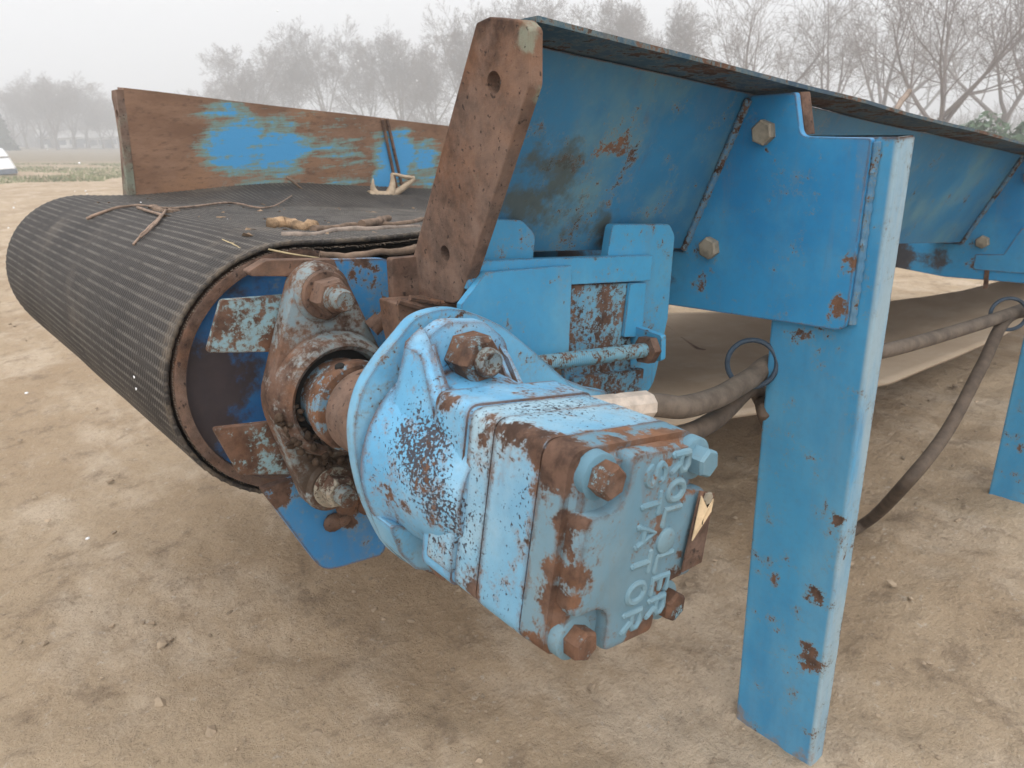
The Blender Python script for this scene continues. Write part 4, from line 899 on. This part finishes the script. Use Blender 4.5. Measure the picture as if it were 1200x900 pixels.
PROTO = [tree_meshes(100 + i, 14, s, f, .0115) for i, (s, f) in enumerate(((1.0, 4), (.7, 3), (1.35, 5), (.9, 4), (1.15, 5)))] + [tree_meshes(140 + i, 14, s, f, .0085, 4) for i, (s, f) in enumerate(((1.1, 4), (.7, 3), (1.4, 5)))]
for a, b in PROTO: a.materials.append(M_bark); b.materials.append(M_twigs)
TREES = [   # base and height come from the view directions of the crowns
 (3, 1.2, 'hazy grey tree left of the far skirt, just right of the conifer'),
 (1, 1.1, 'faint foggy tree close behind the conifer at the left edge'),
 (0, 1.2, 'faintest low tree in the fog between conifer and far skirt'),
 (2, 1.1, 'wide rounded foggy tree above the blue patch of the far skirt'),
 (0, 1.2, 'low foggy tree at the left foot of the wide rounded tree'),
 (1, 1.1, 'slim foggy tree between the wide rounded tree and its taller neighbour'),
 (3, 1.0, 'tall foggy tree second from the left above the far skirt'),
 (0, 1.0, 'foggy tree behind the joint strip of the far skirt'),
 (4, 1.0, 'foggy tree over the right end of the far skirt'),
 (2, .9, 'dense foggy tree just left of the end plate'),
 (3, .9, 'hazy tree touching the left edge of the rusty end plate'),
 (0, 1.0, 'thin hazy tree rising behind the top of the end plate'),
 (1, 1.0, 'hazy thin tree just right of the top of the end plate'),
 (4, 1.0, 'hazy tree standing over the middle of the near skirt'),
 (3, 1.0, 'greyish tree left of the upper bracket bolt'),
 (5, 1.0, 'bare tree right above the upper bracket bolt'),
 (6, .9, 'narrow upright bare tree just right of the bracket notch'),
 (5, 1.0, 'bare tree behind the front leg top with steep limbs'),
 (7, 1.0, 'broad spreading bare tree at right, nearest of the trees'),
 (5, 1.0, 'bare tree by the evergreen shrub at the right edge'),
 (7, 1.0, 'half hidden bare tree cut by the right frame edge'),
 (4, 1.1, 'low hazy tree filling the gap behind the wide rounded tree'),
 (1, 1.1, 'background tree between the dense foggy tree and its left neighbour'),
 (6, 1.0, 'distant bare tree seen through the narrow upright one'),
 (5, 1.0, 'distant bare tree seen behind the broad spreading one'),
 (3, 1.1, 'distant tree behind the middle of the near skirt'),
 (0, 1.5, 'foggy tree touching the conifer on its right side'),
 (2, 1.4, 'foggy tree over the small white shed'),
 (4, 1.5, 'foggy tree over the long pale house'),
 (0, 1.5, 'low foggy tree just outside the end flange of the far skirt'),
 (2, 1.4, 'low foggy tree just above the left end of the far skirt'),
 (1, 1.9, 'faint rounded tree behind the hazy grey tree at far left'),
 (3, 1.9, 'faint tree filling the fog right of the hazy grey tree'),
]
TPOS = [(11.06, 76.71, 5.36), (9.53, 82.97, 5.04), (17.32, 89.82, 3.61), (21.45, 57.51, 6.32), (22.72, 67.69, 4.43), (26.44, 61.95, 6.02), (25.89, 53.39, 7.26), (30.48, 55.49, 6.14), (29.88, 48.89, 6.34), (33.07, 49.2, 5.51), (30.28, 41.36, 6.91), (33.23, 39.01, 7.73), (33.11, 36.44, 6.72), (33.39, 30.49, 6.09), (32.59, 25.21, 5.25), (22.81, 14.81, 4.79), (24.07, 12.67, 5.26), (30.28, 13.62, 5.41), (18.03, 6.63, 4.21), (28.03, 8.26, 4.6), (22.51, 5.74, 3.72), (29.55, 73.66, 4.45), (40.11, 62.53, 5.19), (47.16, 26.7, 5.92), (45.54, 18.64, 5.32), (45.21, 38.23, 6.37), (9.05, 87.06, 4.97), (11.55, 88.76, 4.69), (14.01, 86.36, 5.3), (19.51, 95.49, 3.4), (25.58, 94.01, 3.53), (13.75, 96.53, 6.2), (17.72, 99.92, 4.89)]
rnd = random.Random(31)
for (k, wd, lab), (x, y, h) in zip(TREES, TPOS):
    z0 = terrain(x, y) - .1; h -= z0
    t = tag(empty('bare_tree', (x, y, z0)), lab, 'tree', 'bare trees beyond the yard')
    t.rotation_euler[2] = rnd.uniform(0, 6.28); sc = h / 14; t.scale = (sc * wd, sc * wd, sc)
    for nm, me in zip(('trunk', 'crown'), PROTO[k]):
        o = bpy.data.objects.new(nm, me); COL.objects.link(o); o.parent = t
def far_brush():
    r_ = random.Random(77); V, F = [], []
    for i in range(9000):
        a = R(r_.uniform(2, 104)); d = r_.uniform(109, 119) if a > R(72) else r_.uniform(70, 108); x, y = -.695 + d * math.cos(a), -.4 + d * math.sin(a)
        if abs(x) > 170 or y > 170: continue
        k = .5 + .5 * mnoise.noise(Vector((x * .06, y * .06, 4))); h = r_.uniform(.8, 1.6) * (1.0 + 3.0 * k); p = Vector((x, y, terrain(x, y) - .1))
        q = p + Vector((r_.uniform(-.5, .5), r_.uniform(-.5, .5), h)); frustum(V, F, p, q, .045, .02, 3)
        for j in range(3):
            m = p.lerp(q, r_.uniform(.25, .9)); frustum(V, F, m, m + Vector((r_.uniform(-.8, .8), r_.uniform(-.8, .8), r_.uniform(.2, .9))) * h * .35, .022, .014, 3)
    me = bpy.data.meshes.new('brush'); me.from_pydata(V, [], F)
    tag(link('brush', me, M_twigs), 'foggy bare undergrowth along the foot of the far trees', 'brush', kind='stuff')
far_brush()
def leaf_clump(name, parent, fn, n, size, mat, seed):
    rnd = random.Random(seed); V, F = [], []
    for i in range(n):
        p, nrm = fn(rnd); s = size * rnd.uniform(.6, 1.4); d = Vector((rnd.gauss(0, 1), rnd.gauss(0, 1), rnd.gauss(0, .7))) * .8 + nrm
        u, v = frame_of(d); a = rnd.uniform(0, 6.28); u, v = u * math.cos(a) + v * math.sin(a), v * math.cos(a) - u * math.sin(a)
        b = len(V); V += [p - u * s, p + v * s * .35, p + u * s, p - v * s * .35]; F.append((b, b + 1, b + 2, b + 3))
    me = bpy.data.meshes.new(name); me.from_pydata(V, [], F); return link(name, me, mat, parent)
def conifer(x, y, h):
    t = tag(empty('conifer', (x, y, terrain(x, y) - .1)), 'dark foggy conifer cut by the left frame edge', 'tree')
    bm = bmesh.new(); bm_lathe(bm, (0, 0, 0), (0, 0, 1), [(0, h * .022), (h * .98, .02)], 10); from_bm('trunk', bm, M_bark, t)
    def fn(r):
        z = r.random() ** 1.3; tier = (z * 13) % 1; rad = h * .24 * (1 - z) * (.55 + .45 * (1 - tier)) * r.uniform(.35, 1.08); a = r.uniform(0, 6.28)
        return Vector((rad * math.cos(a), rad * math.sin(a), h * (.08 + .92 * z) - rad * .25)), Vector((math.cos(a), math.sin(a), .3))
    leaf_clump('crown', t, fn, 7000, .26, plain('conifer_needles', (.045, .065, .05), .9, .4, 2), 4)
conifer(*(5.97, 69.28, 5.54))
def shrub(x, y, h):
    t = tag(empty('evergreen_shrub', (x, y, terrain(x, y) - .05)), 'green evergreen shrub behind the skirt at the right edge', 'shrub')
    bm = bmesh.new(); rr = random.Random(8)
    for k in range(7): bm_tube(bm, [(0, 0, 0), (rr.uniform(-.5, .5), rr.uniform(-.5, .5), h * .4), (rr.uniform(-1, 1), rr.uniform(-1, 1), h * .75)], lambda q: .04 * (1 - .7 * q), 6)
    from_bm('stem', bm, M_bark, t)
    C_ = [(Vector((rr.uniform(-1.3, 1.3), rr.uniform(-1.0, 1.0), h * rr.uniform(.3, .80))), rr.uniform(.28, .5)) for k in range(26)]
    def fn(r):
        c, s = r.choice(C_); d = Vector((r.gauss(0, 1), r.gauss(0, 1), r.gauss(0, 1))).normalized(); return c + d * s * r.uniform(.5, 1), d
    leaf_clump('crown', t, fn, 9000, .07, plain('shrub_leaves', (.055, .10, .05), .7, .5, 3), 9)
sx_, sy_, sh_ = (13.62, 4.08, 0.22)
shrub(sx_, sy_, sh_ - terrain(sx_, sy_))
def house(x, y, w, d, h, rot, lab, roofc):
    t = tag(empty('house', (x, y, terrain(x, y) - .05)), lab, 'house', 'pale houses in the fog'); t.rotation_euler[2] = rot
    bm = bmesh.new(); bm_prism(bm, [(-w / 2, -d / 2, 0), (w / 2, -d / 2, 0), (w / 2, d / 2, 0), (-w / 2, d / 2, 0)], (0, 0, h), 0); from_bm('wall', bm, M_hw, t, 0)
    bm = bmesh.new(); bm_prism(bm, [(-w / 2 - .3, -d / 2 - .4, h + .01), (-w / 2 - .3, d / 2 + .4, h + .01), (-w / 2 - .3, 0, h + d * .32)], (w + .6, 0, 0), 0); from_bm('roof', bm, roofc, t, 0)
    for k in (-.3, .05, .32):
        bm = bmesh.new(); bm_prism(bm, [(w * k - .5, -d / 2 - .03, h * .35), (w * k + .5, -d / 2 - .03, h * .35), (w * k + .5, -d / 2 - .03, h * .8), (w * k - .5, -d / 2 - .03, h * .8)], (0, .05, 0), 0)
        from_bm('window', bm, M_hg, t, 0)
    bm = bmesh.new(); bm_prism(bm, [(w * .18 - .45, -d / 2 - .03, 0), (w * .18 + .45, -d / 2 - .03, 0), (w * .18 + .45, -d / 2 - .03, h * .78), (w * .18 - .45, -d / 2 - .03, h * .78)], (0, .05, 0), 0); from_bm('door', bm, M_hg, t, 0)
M_hw = plain('house_siding', (.80, .80, .78), .7, .05, 2); M_hg = plain('house_glass', (.12, .14, .17), .3, .2, 2); M_hr = plain('house_roof', (.42, .41, .40), .8, .2, 2)
for (px, py, h_), w, lab in zip([(14.3, 102.51, 1.2), (17.69, 108.05, 0.48), (20.06, 103.55, 0.52)], (1.6, 4.0, 3.4), ('small white shed at the left of the foggy pale houses', 'long pale house in the fog behind the yard', 'pale house nearest the far skirt in the fog')):
    house(px, py, w, 2.6, 1.3, R(-12), lab, M_hr)
def storage_box(x, y):
    t = tag(empty('storage_box', (x, y, 0)), 'white box with a dark base at the left frame edge', 'storage box'); t.rotation_euler[2] = R(-8)
    m = plain('white_plastic', (.82, .83, .84), .5, .05, 6)
    def fr(name, z0, z1, a0, a1, mat):
        bm = bmesh.new(); vs_ = [bm.verts.new((sx * a, sy * a * .7, z)) for z, a in ((z0, a0), (z1, a1)) for sx, sy in ((-1, -1), (1, -1), (1, 1), (-1, 1))]
        for f in ((0, 1, 2, 3), (4, 5, 6, 7), (0, 1, 5, 4), (1, 2, 6, 5), (2, 3, 7, 6), (3, 0, 4, 7)): bm.faces.new([vs_[i] for i in f])
        bmesh.ops.bevel(bm, geom=list(bm.edges), offset=.012, segments=2, affect='EDGES'); from_bm(name, bm, mat, t)
    fr('base', 0, .10, .46, .45, M_hg); fr('body', .104, .32, .44, .38, m); fr('seam', .322, .35, .365, .36, M_hr); fr('lid', .352, .52, .375, .30, m)
storage_box(*[0.89, 18.64])
def grass_verge():
    rnd = random.Random(17); V, F = [], []
    for i in range(34000):
        r = 15.5 + 13 * rnd.random() ** 1.2; a = R(rnd.uniform(70, 112)); x, y = -.695 + r * math.cos(a), -.4 + r * math.sin(a)
        if mnoise.noise(Vector((x * .45, y * .45, 2))) + .15 * rnd.random() < -.05: continue
        h = rnd.uniform(.015, .05); w = rnd.uniform(.008, .02); d = rnd.uniform(0, 6.28); b = len(V)
        V += [(x - w * math.cos(d), y - w * math.sin(d), terrain(x, y) - .02), (x + w * math.cos(d), y + w * math.sin(d), terrain(x, y) - .02), (x + rnd.uniform(-.05, .05), y + rnd.uniform(-.05, .05), terrain(x, y) + h)]; F.append((b, b + 1, b + 2))
    me = bpy.data.meshes.new('grass'); me.from_pydata(V, [], F)
    tag(link('grass', me, plain('grass_blades', (.185, .205, .105), .8, .35, 1)), 'strip of short green grass at the edge of the yard', 'grass', kind='stuff')
grass_verge()

# ---------------------------------------------------------------- fog
bm = bmesh.new()
bm_prism(bm, [(-95, -95, -15), (180, -95, -15), (180, 180, -15), (-95, 180, -15)], (0, 0, 46), 0)
hz = from_bm('haze', bm, None, None, 0)
hm = bpy.data.materials.new('haze'); hm.use_nodes = True; ht = hm.node_tree; ht.nodes.clear()
ho = ht.nodes.new('ShaderNodeOutputMaterial'); hv = ht.nodes.new('ShaderNodeVolumePrincipled')
hv.inputs['Color'].default_value = (.92, .935, .95, 1); hv.inputs['Density'].default_value = .0115; hv.inputs['Anisotropy'].default_value = .1
ht.links.new(hv.outputs[0], ho.inputs['Volume']); hz.data.materials.append(hm); hz['kind'] = 'stuff'
